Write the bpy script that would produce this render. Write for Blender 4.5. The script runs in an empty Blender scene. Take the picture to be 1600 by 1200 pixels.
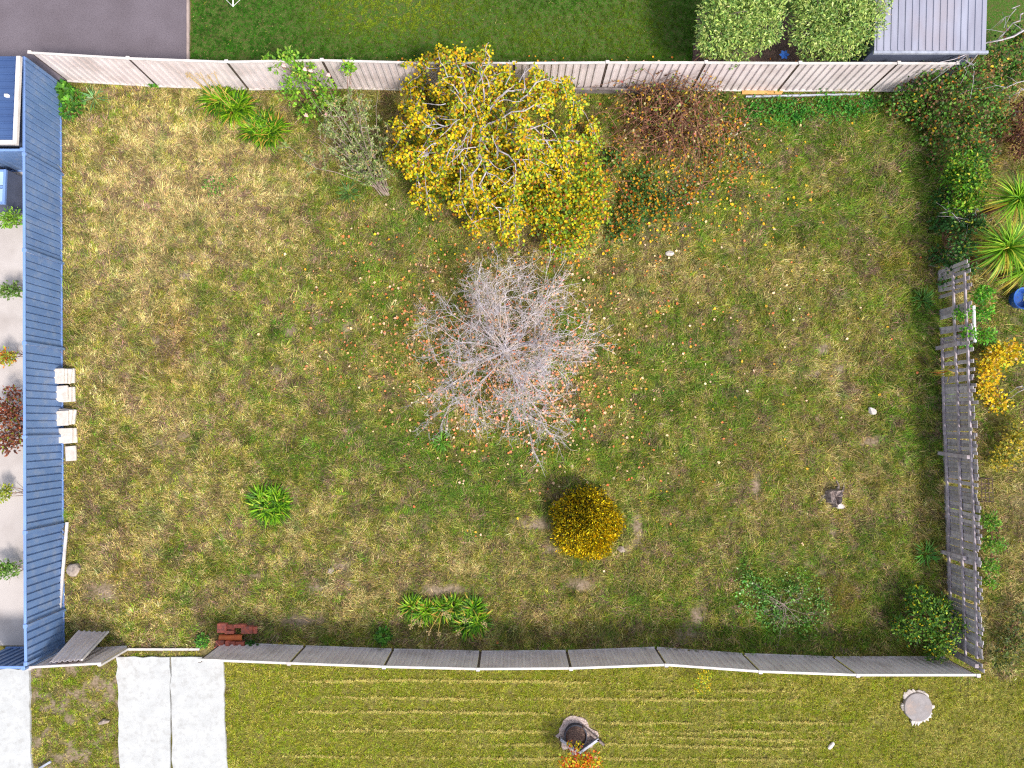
import bpy, bmesh, math, random
import numpy as np
from mathutils import Vector, Matrix

R = math.radians
rng = np.random.default_rng(7)
random.seed(7)
SC = bpy.context.scene
COL = SC.collection

# ------------------------------------------------------------------ camera, sky, sun, exposure
CAM_H = 20.0
FPX = 1067.0
TILT = math.atan(60.0 / FPX)
cam_d = bpy.data.cameras.new('camera')
cam_d.sensor_width = 36.0
cam_d.lens = 36.0 * FPX / 1600.0
cam_d.clip_start = 0.1
cam_d.clip_end = 1500.0
cam = bpy.data.objects.new('camera', cam_d)
COL.objects.link(cam)
cam.location = (0, 0, CAM_H)
cam.rotation_euler = (TILT, 0, 0)
SC.camera = cam

SUN_TO = Vector((0.60, -0.66, 1.12)).normalized()
SUN_EL = math.asin(SUN_TO.z)
SUN_AZ = math.atan2(SUN_TO.x, SUN_TO.y)
world = bpy.data.worlds.new('World')
SC.world = world
world.use_nodes = True
wn = world.node_tree.nodes
bg = wn['Background']
sky = wn.new('ShaderNodeTexSky')
sky.sky_type = 'NISHITA'
sky.sun_disc = False
sky.sun_elevation = SUN_EL
sky.sun_rotation = SUN_AZ
sky.air_density = 1.0
sky.dust_density = 1.5
hz = wn.new('ShaderNodeHueSaturation')          # thin bright cloud: a paler sky all round
hz.inputs['Saturation'].default_value = 0.55
world.node_tree.links.new(sky.outputs[0], hz.inputs['Color'])
world.node_tree.links.new(hz.outputs[0], bg.inputs[0])
bg.inputs[1].default_value = 0.15
sun_d = bpy.data.lights.new('sun', 'SUN')
sun_d.energy = 2.1
sun_d.angle = R(10.0)
sun_d.color = (1.0, 0.96, 0.895)
sun = bpy.data.objects.new('sun', sun_d)
COL.objects.link(sun)
sun.rotation_euler = (-SUN_TO).to_track_quat('-Z', 'Y').to_euler()
SC.view_settings.view_transform = 'Standard'
SC.view_settings.look = 'None'
SC.view_settings.exposure = 1.02
SC.view_settings.gamma = 1.0
SC.render.engine = 'CYCLES'
SC.cycles.use_denoising = False
SC.cycles.filter_width = 1.2
SC.cycles.max_bounces = 4
SC.cycles.diffuse_bounces = 2
SC.cycles.transmission_bounces = 1
SC.cycles.transparent_max_bounces = 4

# ------------------------------------------------------------------ helpers
CT, ST = math.cos(TILT), math.sin(TILT)

def P(px, py, z=0.0):
    """ground (or height z) point seen at a photograph pixel"""
    u = (px - 800.0) / FPX; v = (600.0 - py) / FPX
    y = v * CT + ST; zz = v * ST - CT
    t = (CAM_H - z) / (-zz)
    return Vector((u * t, y * t, z))

def Q(x, y, z=0.0):
    """photograph pixel of world points (numpy)"""
    dx = np.asarray(x); dy = np.asarray(y); dz = np.asarray(z) - CAM_H
    cy = dy * CT + dz * ST; cz = -dy * ST + dz * CT
    return 800.0 + FPX * dx / (-cz), 600.0 - FPX * cy / (-cz)

def lin(r, g, b):
    f = lambda c: (c / 255.0 / 12.92) if c / 255.0 <= 0.04045 else ((c / 255.0 + 0.055) / 1.055) ** 2.4
    return (f(r), f(g), f(b))

def pal(*cols):
    """palette: (weight, r, g, b) in sRGB bytes -> weights, linear colours"""
    w = np.array([c[0] for c in cols], float)
    return w / w.sum(), np.array([lin(*c[1:]) for c in cols])

def pick(p, n, jit=0.18, r=None):
    r = r or rng
    w, c = p
    out = c[r.choice(len(w), n, p=w)]
    out = out * (1.0 + jit * r.standard_normal((n, 1))) * (1.0 + 0.06 * r.standard_normal((n, 3)))
    return np.clip(out, 0.004, 0.95)

def hsh(ix, iy, seed):
    h = np.sin(ix * 127.1 + iy * 311.7 + seed * 74.7) * 43758.5453
    return h - np.floor(h)

def vnoise(x, y, s, seed=0):
    x = np.asarray(x) / s; y = np.asarray(y) / s
    ix = np.floor(x); iy = np.floor(y)
    fx = x - ix; fy = y - iy
    fx = fx * fx * (3 - 2 * fx); fy = fy * fy * (3 - 2 * fy)
    a = hsh(ix, iy, seed); b = hsh(ix + 1, iy, seed); c = hsh(ix, iy + 1, seed); d = hsh(ix + 1, iy + 1, seed)
    return (a * (1 - fx) + b * fx) * (1 - fy) + (c * (1 - fx) + d * fx) * fy

def fbm(x, y, s, seed=0, octs=4):
    o = 0.0; a = 0.5
    for k in range(octs):
        o = o + a * vnoise(x, y, s / 2 ** k, seed + k * 13.3); a *= 0.5
    return o / (1 - 0.5 ** octs)

def gz(x, y):
    """gently uneven ground height"""
    return 0.05 * (fbm(x, y, 2.5, 3) - 0.5) + 0.03 * (vnoise(x, y, 0.5, 9) - 0.5) - 0.02

def tag(o, label=None, cat=None, group=None, kind=None):
    if label: o['label'] = label
    if cat: o['category'] = cat
    if group: o['group'] = group
    if kind: o['kind'] = kind
    return o

def empty(name, loc, label, cat, group=None):
    o = bpy.data.objects.new(name, None)
    COL.objects.link(o)
    o.location = loc
    o.empty_display_size = 0.2
    return tag(o, label, cat, group)

def link_mesh(name, me, mat, parent=None):
    o = bpy.data.objects.new(name, me)
    COL.objects.link(o)
    if mat is not None:
        me.materials.clear(); me.materials.append(mat)
    if parent is not None:
        o.parent = parent
        o.matrix_parent_inverse = Matrix.Translation(-Vector(parent.location)) if parent.rotation_euler[2] == 0 else parent.matrix_basis.inverted()
    return o

class MB:
    """collects boxes, prisms and tubes into one mesh"""
    def __init__(self):
        self.v = []; self.f = []
    def add(self, vs, fs):
        n = len(self.v)
        self.v += [tuple(p) for p in vs]
        self.f += [tuple(i + n for i in f) for f in fs]
        return self
    def box(self, c, s, rz=0.0, M=None):
        hx, hy, hz = s[0] / 2, s[1] / 2, s[2] / 2
        vs = [Vector((x, y, z)) for z in (-hz, hz) for x, y in ((-hx, -hy), (hx, -hy), (hx, hy), (-hx, hy))]
        M = M or (Matrix.Translation(Vector(c)) @ Matrix.Rotation(rz, 4, 'Z'))
        return self.add([M @ v for v in vs], [(3, 2, 1, 0), (4, 5, 6, 7), (0, 1, 5, 4), (1, 2, 6, 5), (2, 3, 7, 6), (3, 0, 4, 7)])
    def bar(self, a, b, w, h, up=Vector((0, 0, 1))):
        """box from a to b; w across, h along up"""
        a = Vector(a); b = Vector(b); d = (b - a); L = d.length; d.normalize()
        s = d.cross(up)
        if s.length < 1e-4: s = d.cross(Vector((1, 0, 0)))
        s.normalize(); u = s.cross(d).normalized()
        M = Matrix((d, s, u)).transposed().to_4x4(); M.translation = (a + b) / 2
        return self.box(None, (L, w, h), M=M)
    def tube(self, pts, rad, n=5, cap=True):
        pts = [Vector(p) for p in pts]
        base = len(self.v); m = len(pts)
        vs = []; fs = []
        ref = Vector((0.31, 0.17, 0.94))
        for i, p in enumerate(pts):
            d = (pts[min(i + 1, m - 1)] - pts[max(i - 1, 0)]).normalized()
            s = d.cross(ref)
            if s.length < 0.05: s = d.cross(Vector((1, 0.1, 0)))
            s.normalize(); u = s.cross(d)
            r = rad[i] if hasattr(rad, '__len__') else rad
            for k in range(n):
                a = 2 * math.pi * k / n
                vs.append(p + s * (r * math.cos(a)) + u * (r * math.sin(a)))
        for i in range(m - 1):
            for k in range(n):
                k2 = (k + 1) % n
                fs.append((i * n + k, i * n + k2, (i + 1) * n + k2, (i + 1) * n + k))
        if cap:
            fs.append(tuple(range(n - 1, -1, -1))); fs.append(tuple((m - 1) * n + k for k in range(n)))
        return self.add(vs, fs)
    def lathe(self, c, prof, n=24, wob=0.0):
        vs = []; fs = []
        for (r, z) in prof:
            for k in range(n):
                a = 2 * math.pi * k / n
                rr = r * (1 + wob * math.sin(a * 3 + r * 9))
                vs.append((c[0] + rr * math.cos(a), c[1] + rr * math.sin(a), c[2] + z))
        for i in range(len(prof) - 1):
            for k in range(n):
                k2 = (k + 1) % n
                fs.append((i * n + k, i * n + k2, (i + 1) * n + k2, (i + 1) * n + k))
        fs.append(tuple((len(prof) - 1) * n + k for k in range(n)))
        return self.add(vs, fs)
    def build(self, name, mat, parent=None, smooth=False, bevel=0.0):
        me = bpy.data.meshes.new(name)
        me.from_pydata(self.v, [], self.f)
        if smooth:
            me.polygons.foreach_set('use_smooth', [True] * len(me.polygons))
        me.update()
        o = link_mesh(name, me, mat, parent)
        if bevel:
            m = o.modifiers.new('bevel', 'BEVEL'); m.width = bevel; m.segments = 1; m.limit_method = 'ANGLE'
        return o

def unit(a):
    return a / np.maximum(np.linalg.norm(a, axis=1, keepdims=True), 1e-9)

def np_mesh(name, verts, loop_idx, starts, totals, cols=None, smooth=False):
    me = bpy.data.meshes.new(name)
    me.vertices.add(len(verts)); me.vertices.foreach_set('co', np.ascontiguousarray(verts, np.float32).ravel())
    me.loops.add(len(loop_idx)); me.loops.foreach_set('vertex_index', np.ascontiguousarray(loop_idx, np.int32))
    me.polygons.add(len(starts)); me.polygons.foreach_set('loop_start', np.ascontiguousarray(starts, np.int32))
    me.update(calc_edges=True)
    if cols is not None:
        a = me.attributes.new('col', 'FLOAT_COLOR', 'POINT')
        c4 = np.ones((len(verts), 4), np.float32); c4[:, :3] = cols
        a.data.foreach_set('color', c4.ravel())
    if smooth:
        me.polygons.foreach_set('use_smooth', np.ones(len(starts), bool))
    return me

def leaf_mesh(name, pos, axis, nrm, length, ratio, cols, mat, parent=None, fold=0.25, curl=0.2):
    """many folded six-cornered leaves in one mesh"""
    n = len(pos)
    axis = unit(axis)
    side = unit(np.cross(axis, nrm)); nrm = np.cross(side, axis)
    L = np.broadcast_to(np.asarray(length, float), (n,))[:, None]
    W = L * np.broadcast_to(np.asarray(ratio, float), (n,))[:, None] * 0.5
    vs = np.empty((n, 6, 3))
    lift = W * fold
    vs[:, 0] = pos
    vs[:, 1] = pos + axis * L * 0.30 + side * W + nrm * lift
    vs[:, 2] = pos + axis * L * 0.68 + side * W * 0.8 + nrm * (lift - L * curl * 0.4)
    vs[:, 3] = pos + axis * L - nrm * L * curl
    vs[:, 4] = pos + axis * L * 0.68 - side * W * 0.8 + nrm * (lift - L * curl * 0.4)
    vs[:, 5] = pos + axis * L * 0.30 - side * W + nrm * lift
    b = (np.arange(n) * 6)[:, None]
    idx = np.concatenate([b + np.array([[0, 1, 2, 3]]), b + np.array([[0, 3, 4, 5]])], axis=1).reshape(-1)
    starts = np.arange(n * 2) * 4
    me = np_mesh(name, vs.reshape(-1, 3), idx, starts, 4, np.repeat(cols, 6, axis=0))
    return link_mesh(name, me, mat, parent)

def strap_mesh(name, base, az, el, length, width, droop, cols, mat, parent=None, seg=5, twist=0.0):
    """long arching strap leaves / grass blades; returns object"""
    me = strap_data(name, base, az, el, length, width, droop, cols, seg, twist)
    return link_mesh(name, me, mat, parent)

def strap_data(name, base, az, el, length, width, droop, cols, seg=5, twist=0.0):
    n = len(base)
    f = lambda a: np.broadcast_to(np.asarray(a, float), (n,))
    az, el, length, width, droop = map(f, (az, el, length, width, droop))
    h = np.stack([np.cos(az), np.sin(az), np.zeros(n)], 1)
    s = np.stack([-np.sin(az), np.cos(az), np.zeros(n)], 1)
    s = s * math.cos(twist) + np.array([0, 0, 1.0]) * math.sin(twist)
    pts = np.empty((n, seg + 1, 2, 3))
    p = base.copy(); e = el.copy()
    for i in range(seg + 1):
        t = i / seg
        w = width * (0.6 + 0.8 * t if t < 0.4 else (1 - t) * 1.45 + 0.05) * 0.5
        pts[:, i, 0] = p + s * w[:, None]; pts[:, i, 1] = p - s * w[:, None]
        st = (length / seg)[:, None]
        p = p + (h * np.cos(e)[:, None] + np.array([0, 0, 1.0]) * np.sin(e)[:, None]) * st
        p[:, 2] = np.maximum(p[:, 2], base[:, 2] + 0.01) if False else p[:, 2]
        e = e - droop / seg
    m = (seg + 1) * 2
    b = (np.arange(n) * m)[:, None, None]
    k = (np.arange(seg) * 2)[None, :, None]
    idx = (b + k + np.array([0, 1, 3, 2])[None, None, :]).reshape(-1)
    return np_mesh(name, pts.reshape(-1, 3), idx, np.arange(n * seg) * 4, 4, np.repeat(cols, m, axis=0))

# ------------------------------------------------------------------ materials
def new_mat(name):
    m = bpy.data.materials.new(name); m.use_nodes = True
    nt = m.node_tree
    return m, nt, nt.nodes, nt.links, nt.nodes['Principled BSDF']

def mix_rgb(nt, fac, a, b, mode='MIX'):
    n = nt.nodes.new('ShaderNodeMix'); n.data_type = 'RGBA'; n.blend_type = mode
    for sock, val in ((n.inputs[0], fac), (n.inputs[6], a), (n.inputs[7], b)):
        if hasattr(val, 'is_linked') or hasattr(val, 'links'):
            nt.links.new(val, sock)
        elif isinstance(val, tuple):
            sock.default_value = (*val, 1.0)
        else:
            sock.default_value = val
    return n.outputs[2]

def noise_fac(nt, scale, lo=0.35, hi=0.65, detail=4.0, stretch=None, obj=False):
    tc = nt.nodes.new('ShaderNodeTexCoord') if obj else nt.nodes.new('ShaderNodeNewGeometry')
    src = tc.outputs['Object'] if obj else tc.outputs['Position']
    if stretch:
        mp = nt.nodes.new('ShaderNodeMapping'); mp.inputs['Scale'].default_value = stretch
        nt.links.new(src, mp.inputs[0]); src = mp.outputs[0]
    nz = nt.nodes.new('ShaderNodeTexNoise'); nz.inputs['Scale'].default_value = scale; nz.inputs['Detail'].default_value = detail
    nt.links.new(src, nz.inputs['Vector'])
    mr = nt.nodes.new('ShaderNodeMapRange'); mr.inputs[1].default_value = lo; mr.inputs[2].default_value = hi
    nt.links.new(nz.outputs[0], mr.inputs[0])
    return mr.outputs[0]

def pmat(name, a, b=None, scale=4.0, rough=0.7, metal=0.0, dirt=None, dirt_scale=1.5, dirt_amt=0.5, bump=0.0, bump_scale=30, stretch=None, spec=0.4, vary=0.0):
    m, nt, N, L, bs = new_mat(name)
    b = b or tuple(c * 0.8 for c in a)
    c = mix_rgb(nt, noise_fac(nt, scale, stretch=stretch), a, b)
    if vary:
        oi = N.new('ShaderNodeObjectInfo')
        mr = N.new('ShaderNodeMapRange'); mr.inputs[3].default_value = 1 - vary; mr.inputs[4].default_value = 1 + vary
        L.new(oi.outputs['Random'], mr.inputs[0])
        hs = N.new('ShaderNodeHueSaturation'); L.new(mr.outputs[0], hs.inputs['Value']); L.new(c, hs.inputs['Color'])
        c = hs.outputs[0]
    if dirt:
        f = noise_fac(nt, dirt_scale, 0.5, 0.75, 8.0)
        mu = N.new('ShaderNodeMath'); mu.operation = 'MULTIPLY'; mu.inputs[1].default_value = dirt_amt
        L.new(f, mu.inputs[0])
        c = mix_rgb(nt, mu.outputs[0], c, dirt)
    L.new(c, bs.inputs['Base Color'])
    bs.inputs['Roughness'].default_value = rough
    bs.inputs['Metallic'].default_value = metal
    bs.inputs['Specular IOR Level'].default_value = spec
    if bump:
        nz = N.new('ShaderNodeTexNoise'); nz.inputs['Scale'].default_value = bump_scale; nz.inputs['Detail'].default_value = 6
        g = N.new('ShaderNodeNewGeometry'); L.new(g.outputs['Position'], nz.inputs['Vector'])
        bp = N.new('ShaderNodeBump'); bp.inputs['Strength'].default_value = bump; bp.inputs['Distance'].default_value = 0.02
        L.new(nz.outputs[0], bp.inputs['Height']); L.new(bp.outputs[0], bs.inputs['Normal'])
    return m

def leaf_mat(name, trans=0.3, rough=0.55, instancer=False, spec=0.3):
    m, nt, N, L, bs = new_mat(name)
    at = N.new('ShaderNodeAttribute'); at.attribute_name = 'col'
    c = at.outputs['Color']
    if instancer:
        ai = N.new('ShaderNodeAttribute'); ai.attribute_type = 'INSTANCER'; ai.attribute_name = 'tcol'
        c = mix_rgb(nt, 1.0, ai.outputs['Color'], c, 'MULTIPLY')
    L.new(c, bs.inputs['Base Color'])
    bs.inputs['Roughness'].default_value = rough
    bs.inputs['Specular IOR Level'].default_value = spec
    tr = N.new('ShaderNodeBsdfTranslucent'); L.new(c, tr.inputs['Color'])
    if trans == 0.0:
        return m
    ms = N.new('ShaderNodeMixShader'); ms.inputs[0].default_value = trans
    L.new(bs.outputs[0], ms.inputs[1]); L.new(tr.outputs[0], ms.inputs[2])
    L.new(ms.outputs[0], N['Material Output'].inputs['Surface'])
    return m

M = {}
M['leaf'] = leaf_mat('leaf', 0.35, 0.5)
M['litter'] = leaf_mat('leaf_litter', 0.1, 0.8)
M['needle'] = leaf_mat('conifer_spray', 0.0, 0.7)
M['grass'] = leaf_mat('grass_blade', 0.0, 0.8, spec=0.1)
M['tan'] = pmat('tan_steel', lin(220, 206, 203), lin(207, 192, 189), 2.0, 0.5, 0.0, dirt=lin(140, 122, 112), dirt_scale=1.2, dirt_amt=0.45)
M['blue'] = pmat('blue_steel', lin(104, 129, 168), lin(94, 119, 158), 1.5, 0.45, 0.0, dirt=lin(138, 146, 162), dirt_scale=4.0, dirt_amt=0.55)
M['blue_rail'] = pmat('blue_rail_steel', lin(122, 152, 204), lin(112, 140, 192), 1.5, 0.4)
M['white_rail'] = pmat('pale_rail_steel', lin(212, 203, 197), lin(190, 180, 174), 3.0, 0.5, dirt=lin(150, 138, 128), dirt_scale=2.5, dirt_amt=0.5)
M['post_gap_shade'] = pmat('brown_post_gap_shade', lin(92, 78, 72), lin(72, 60, 56), 4.0, 0.6)  # brown posts coloured dark to paint the shade of the recessed panel joints
M['dark_roof'] = pmat('blue_grey_roofing', lin(66, 90, 132), lin(54, 76, 118), 0.8, 0.5)
M['concrete'] = pmat('pale_concrete', lin(184, 183, 180), lin(174, 173, 170), 3.0, 0.9, dirt=lin(120, 112, 102), dirt_scale=9.0, dirt_amt=0.3, bump=0.15, bump_scale=60)
M['path'] = pmat('grey_beige_paving', lin(188, 178, 172), lin(176, 166, 160), 0.8, 0.9, dirt=lin(148, 136, 128), dirt_scale=1.1, dirt_amt=0.5)
M['paver'] = pmat('paver_concrete', lin(208, 198, 188), lin(192, 180, 170), 9.0, 0.9, dirt=lin(168, 152, 138), dirt_scale=5.0, dirt_amt=0.5, bump=0.15, bump_scale=80)
M['asphalt'] = pmat('asphalt', lin(112, 102, 108), lin(98, 88, 93), 0.7, 0.95, dirt=lin(70, 60, 64), dirt_scale=32.0, dirt_amt=0.7, bump=0.5, bump_scale=55)
M['edge'] = pmat('edging_timber', lin(172, 152, 142), lin(150, 132, 124), 6.0, 0.8)
M['wood'] = pmat('weathered_paling', lin(176, 166, 166), lin(150, 140, 140), 9.0, 0.9, dirt=lin(110, 98, 98), dirt_scale=16.0, dirt_amt=0.5, vary=0.26, bump=0.4, bump_scale=40)
M['rail_wood'] = pmat('weathered_rail', lin(182, 168, 170), lin(150, 136, 138), 7.0, 0.9, dirt=lin(96, 82, 84), dirt_scale=3.0, dirt_amt=0.5, vary=0.1)
M['sleeper'] = pmat('grey_sleeper', lin(138, 128, 124), lin(112, 102, 100), 5.0, 0.9, dirt=lin(86, 76, 74), dirt_scale=4.0, dirt_amt=0.5, bump=0.4)
M['pine'] = pmat('raw_pine', lin(206, 158, 92), lin(188, 140, 80), 6.0, 0.7)
M['brick'] = pmat('old_red_brick', lin(198, 106, 80), lin(166, 88, 74), 12.0, 0.9, dirt=lin(110, 92, 86), dirt_scale=6.0, dirt_amt=0.55, vary=0.25, bump=0.4, bump_scale=60)
M['terracotta'] = pmat('terracotta', lin(212, 112, 56), lin(192, 98, 54), 6.0, 0.75)
M['rock'] = pmat('pale_rock', lin(176, 160, 146), lin(140, 124, 112), 7.0, 0.95, dirt=lin(106, 92, 82), dirt_scale=6.0, dirt_amt=0.5, bump=0.7, bump_scale=20)
M['white_stone'] = pmat('white_mortar', lin(212, 202, 194), lin(176, 164, 154), 8.0, 0.95, bump=0.6, bump_scale=30)
M['stump'] = pmat('grey_stump', lin(150, 134, 126), lin(92, 78, 74), 14.0, 0.95, bump=0.9, bump_scale=25)
M['lid'] = pmat('grey_lid_concrete', lin(146, 138, 136), lin(124, 118, 116), 5.0, 0.9, dirt=lin(196, 168, 150), dirt_scale=5.0, dirt_amt=0.45, bump=0.3)
M['soil'] = pmat('bare_soil', lin(150, 128, 112), lin(116, 96, 84), 8.0, 1.0, dirt=lin(186, 166, 148), dirt_scale=16.0, dirt_amt=0.7, bump=1.0, bump_scale=30)
M['mulch'] = pmat('dark_mulch', lin(96, 74, 66), lin(60, 46, 42), 22.0, 1.0, dirt=lin(150, 122, 104), dirt_scale=30.0, dirt_amt=0.8, bump=1.0, bump_scale=40)
M['black_pipe'] = pmat('black_plastic', lin(40, 44, 60), lin(32, 34, 46), 5.0, 0.5)
M['galv'] = pmat('galvanised_steel', lin(178, 180, 190), lin(150, 152, 164), 7.0, 0.5, 0.3)
M['bark_grey'] = pmat('silver_bark', lin(208, 198, 200), lin(164, 152, 154), 14.0, 0.9, dirt=lin(206, 164, 50), dirt_scale=2.4, dirt_amt=0.55)
M['bark_pale'] = pmat('pale_bark', lin(186, 176, 178), lin(134, 124, 124), 9.0, 0.9)
M['bark_olive'] = pmat('olive_bark', lin(158, 140, 126), lin(120, 104, 94), 9.0, 0.9)
M['bark_brown'] = pmat('brown_cane', lin(150, 104, 78), lin(104, 72, 60), 9.0, 0.9)
M['stalk'] = pmat('dry_stalk', lin(196, 164, 84), lin(168, 136, 66), 9.0, 0.9)
M['roof'] = pmat('pale_metal_roof', lin(150, 150, 164), lin(136, 134, 147), 0.8, 0.6, 0.0, dirt=lin(146, 130, 128), dirt_scale=0.7, dirt_amt=0.6, stretch=(6, 1, 1))
M['wall_dark'] = pmat('slate_wall', lin(92, 98, 118), lin(76, 82, 100), 1.5, 0.7)
M['white_paint'] = pmat('white_paint', lin(236, 232, 230), lin(220, 214, 212), 3.0, 0.5)
M['blue_plastic'] = pmat('blue_plastic', lin(44, 92, 170), lin(36, 76, 150), 5.0, 0.4)
M['window'] = pmat('pale_blue_sheet', lin(170, 192, 220), lin(150, 174, 206), 1.0, 0.15)
M['gravel'] = pmat('gravel_chips', lin(206, 186, 176), lin(150, 130, 122), 30.0, 0.95, dirt=lin(110, 92, 88), dirt_scale=22.0, dirt_amt=0.8, bump=0.8, bump_scale=50)
M['seed'] = pmat('dry_seed_head', lin(206, 178, 130), lin(176, 148, 104), 20.0, 0.9)
M['rose'] = pmat('pink_rose_petals', lin(246, 196, 184), lin(232, 168, 158), 20.0, 0.7)
M['iron'] = pmat('rusty_wire', lin(96, 74, 64), lin(70, 54, 50), 10.0, 0.8)

# ------------------------------------------------------------------ ground sheet
def blob(px, py, cx, cy, rx, ry, a=1.0):
    return a * np.exp(-(((px - cx) / rx) ** 2 + ((py - cy) / ry) ** 2))

DRY = [(230, 250, 150, 120, .75), (330, 330, 120, 80, .45), (190, 440, 110, 120, .45), (420, 270, 70, 60, .35), (160, 920, 80, 80, .45), (280, 640, 110, 80, .35),
       (300, 760, 90, 60, .4), (480, 830, 120, 60, .3), (220, 850, 70, 60, .3), (1280, 590, 110, 90, .4), (1180, 480, 120, 80, .25), (1300, 760, 110, 90, .4),
       (1130, 760, 60, 120, .25), (1040, 430, 60, 60, .25), (640, 880, 140, 60, .22), (1400, 540, 50, 120, .25), (350, 960, 160, 30, .2), (1240, 430, 130, 60, .2),
       (1440, 820, 50, 90, .25), (850, 990, 200, 25, .2), (150, 600, 60, 60, .2), (620, 930, 90, 30, .2)]
GRN = [(560, 690, 150, 60, .6), (700, 790, 130, 60, .55), (640, 330, 60, 70, .6), (470, 520, 120, 110, .15), (1000, 600, 70, 90, .4), (1110, 560, 60, 60, .25), (1060, 960, 130, 40, .25),
       (1240, 190, 120, 40, .8), (1420, 240, 70, 130, .8), (1430, 690, 50, 60, .6), (1430, 480, 40, 80, .5), (1200, 890, 70, 60, .4), (1360, 930, 90, 70, .7), (1230, 960, 80, 50, .5),
       (600, 450, 100, 60, .2), (130, 170, 50, 40, .6), (760, 740, 90, 40, .5), (940, 740, 90, 50, .35), (1330, 330, 90, 80, .3), (560, 270, 60, 60, .5), (1160, 660, 80, 60, .3),
       (400, 760, 60, 40, .2), (880, 690, 90, 40, .4), (620, 960, 60, 30, .2), (1060, 320, 80, 50, .4), (180, 370, 30, 30, .3), (1450, 620, 40, 40, .5), (340, 640, 40, 50, .2), (1010, 900, 90, 40, .2)]
RED = [(268, 540, 26, 60, .4), (290, 510, 20, 30, .25), (200, 890, 30, 30, .4), (1320, 930, 30, 40, .5), (1400, 410, 60, 30, .4), (1180, 730, 20, 50, .3)]
# bare or mounded soil spots: px, py, rx, ry
BARE = [(545, 513, 16, 12), (243, 532, 10, 10), (455, 518, 12, 10), (430, 578, 14, 7), (290, 430, 14, 10), (300, 402, 12, 8), (380, 415, 10, 7), (340, 380, 10, 6), (1286, 545, 12, 12), (1312, 575, 12, 10),
        (1270, 585, 16, 8), (536, 882, 18, 14), (545, 915, 10, 6), (398, 898, 12, 6), (690, 922, 60, 10), (997, 825, 12, 32), (978, 858, 10, 8), (1300, 775, 12, 20), (1090, 965, 16, 26), (1075, 990, 24, 16),
        (905, 915, 26, 12), (1303, 830, 8, 18), (835, 820, 30, 12), (293, 680, 12, 8), (250, 695, 10, 8), (1360, 690, 20, 8), (1180, 760, 12, 26), (860, 860, 10, 8), (160, 925, 30, 20), (470, 970, 40, 12), (495, 918, 20, 10)]
CLIP = [1066, 1091, 1116, 1128, 1143, 1164, 1183, 1077, 1152]

def zones(x, y):
    """what grows where: returns dict of masks in 0..1"""
    px, py = Q(x, y)
    z = {}
    yard = (px > 98) & (px < 1480) & (py > 136) & (py < 1018)
    fr = (py > 1018) & (px > 50)
    turf = (py < 150) & (px > 297) & (py < 138)
    right = px >= 1480
    dry = 0.405 + 0.32 * (fbm(x, y, 1.6, 21) - 0.5) + 0.4 * (fbm(x, y, 0.4, 5) - 0.5)
    dry = dry - 0.17 * np.clip((px - 900) / 250, 0, 1) - 0.03
    for b in DRY: dry = dry + 0.62 * blob(px, py, *b)
    for b in GRN: dry = dry - 0.55 * blob(px, py, *b)
    red = 0 * px
    for b in RED: red = red + blob(px, py, *b)
    bare = 0 * px
    wob = 0.7 + 0.7 * vnoise(x, y, 0.22, 41)
    for (cx, cy, rx, ry) in BARE:
        bare = np.maximum(bare, np.exp(-(((px - cx) / rx) ** 2 + ((py - cy) / ry) ** 2) * wob))
    # patchy nature strip beside the driveway
    strip = (py > 1030) & (px < 190)
    bare = np.where(strip, np.maximum(bare, np.clip((fbm(x, y, 0.34, 77) - 0.5) * 6, 0, 0.85)), bare)
    bare = np.maximum(bare, 0.9 * np.exp(-(((px - 900) / 38) ** 2 + ((py - 1148) / 34) ** 2) ** 2))
    lush = np.clip((fbm(x, y, 0.42, 61) - 0.6) * 6, 0, .85)
    for b in GRN: lush = np.maximum(lush, blob(px, py, b[0], b[1], b[2], b[3], b[4] * 0.55))
    z.update(px=px, py=py, yard=yard, front=fr, turf=turf, right=right, dry=np.clip(dry, 0, 1), red=np.clip(red, 0, 1), bare=np.clip(bare, 0, 1), lush=np.clip(lush, 0, 1))
    return z

C_STRAW = np.array(lin(226, 197, 132)); C_OLIVE = np.array(lin(168, 160, 58)); C_GREEN = np.array(lin(110, 148, 40)); C_DARK = np.array(lin(62, 110, 44))
C_BROWN = np.array(lin(156, 126, 104)); C_RED = np.array(lin(172, 108, 58)); C_SOIL = np.array(lin(156, 134, 120)); C_TURF = np.array(lin(54, 106, 22)); C_LIME = np.array(lin(168, 172, 34))

def lerp(a, b, t):
    t = np.clip(t, 0, 1)[:, None]
    return a * (1 - t) + b * t

def grass_colour(x, y, z, r=None, jit=True):
    n = len(x)
    d = z['dry']
    j = (r.standard_normal(n) * 0.30 if jit else 0)
    d2 = d + j + (0.5 * (vnoise(x, y, 0.24, 57) - 0.5) + 0.4 * (vnoise(x, y, 0.7, 58) - 0.5) if jit else 0)
    c = lerp(np.tile(C_GREEN, (n, 1)), np.tile(C_OLIVE, (n, 1)), d2 / 0.34)
    c = lerp(c, np.tile(C_STRAW, (n, 1)), (d2 - 0.36) / 0.42)
    c = lerp(c, np.tile(C_DARK, (n, 1)), z['lush'] * 0.85 * np.clip(0.75 + 1.2 * j, 0, 1))
    c = lerp(c, np.tile(C_RED, (n, 1)), z['red'] * 0.8)
    if jit:
        br = r.random(n) < 0.08 + 0.45 * np.clip((fbm(x, y, 0.45, 83) - .53) * 6, 0, 1)
        c[br] = C_BROWN * (0.75 + 0.5 * r.random((br.sum(), 1)))
        cl = 0.7 * vnoise(x, y, 0.13, 17) + 0.3 * vnoise(x, y, 0.3, 27)
        c = c * (0.66 + 0.5 * r.random((n, 1))) * (0.26 + 1.45 * cl)[:, None]
    return c

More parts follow.
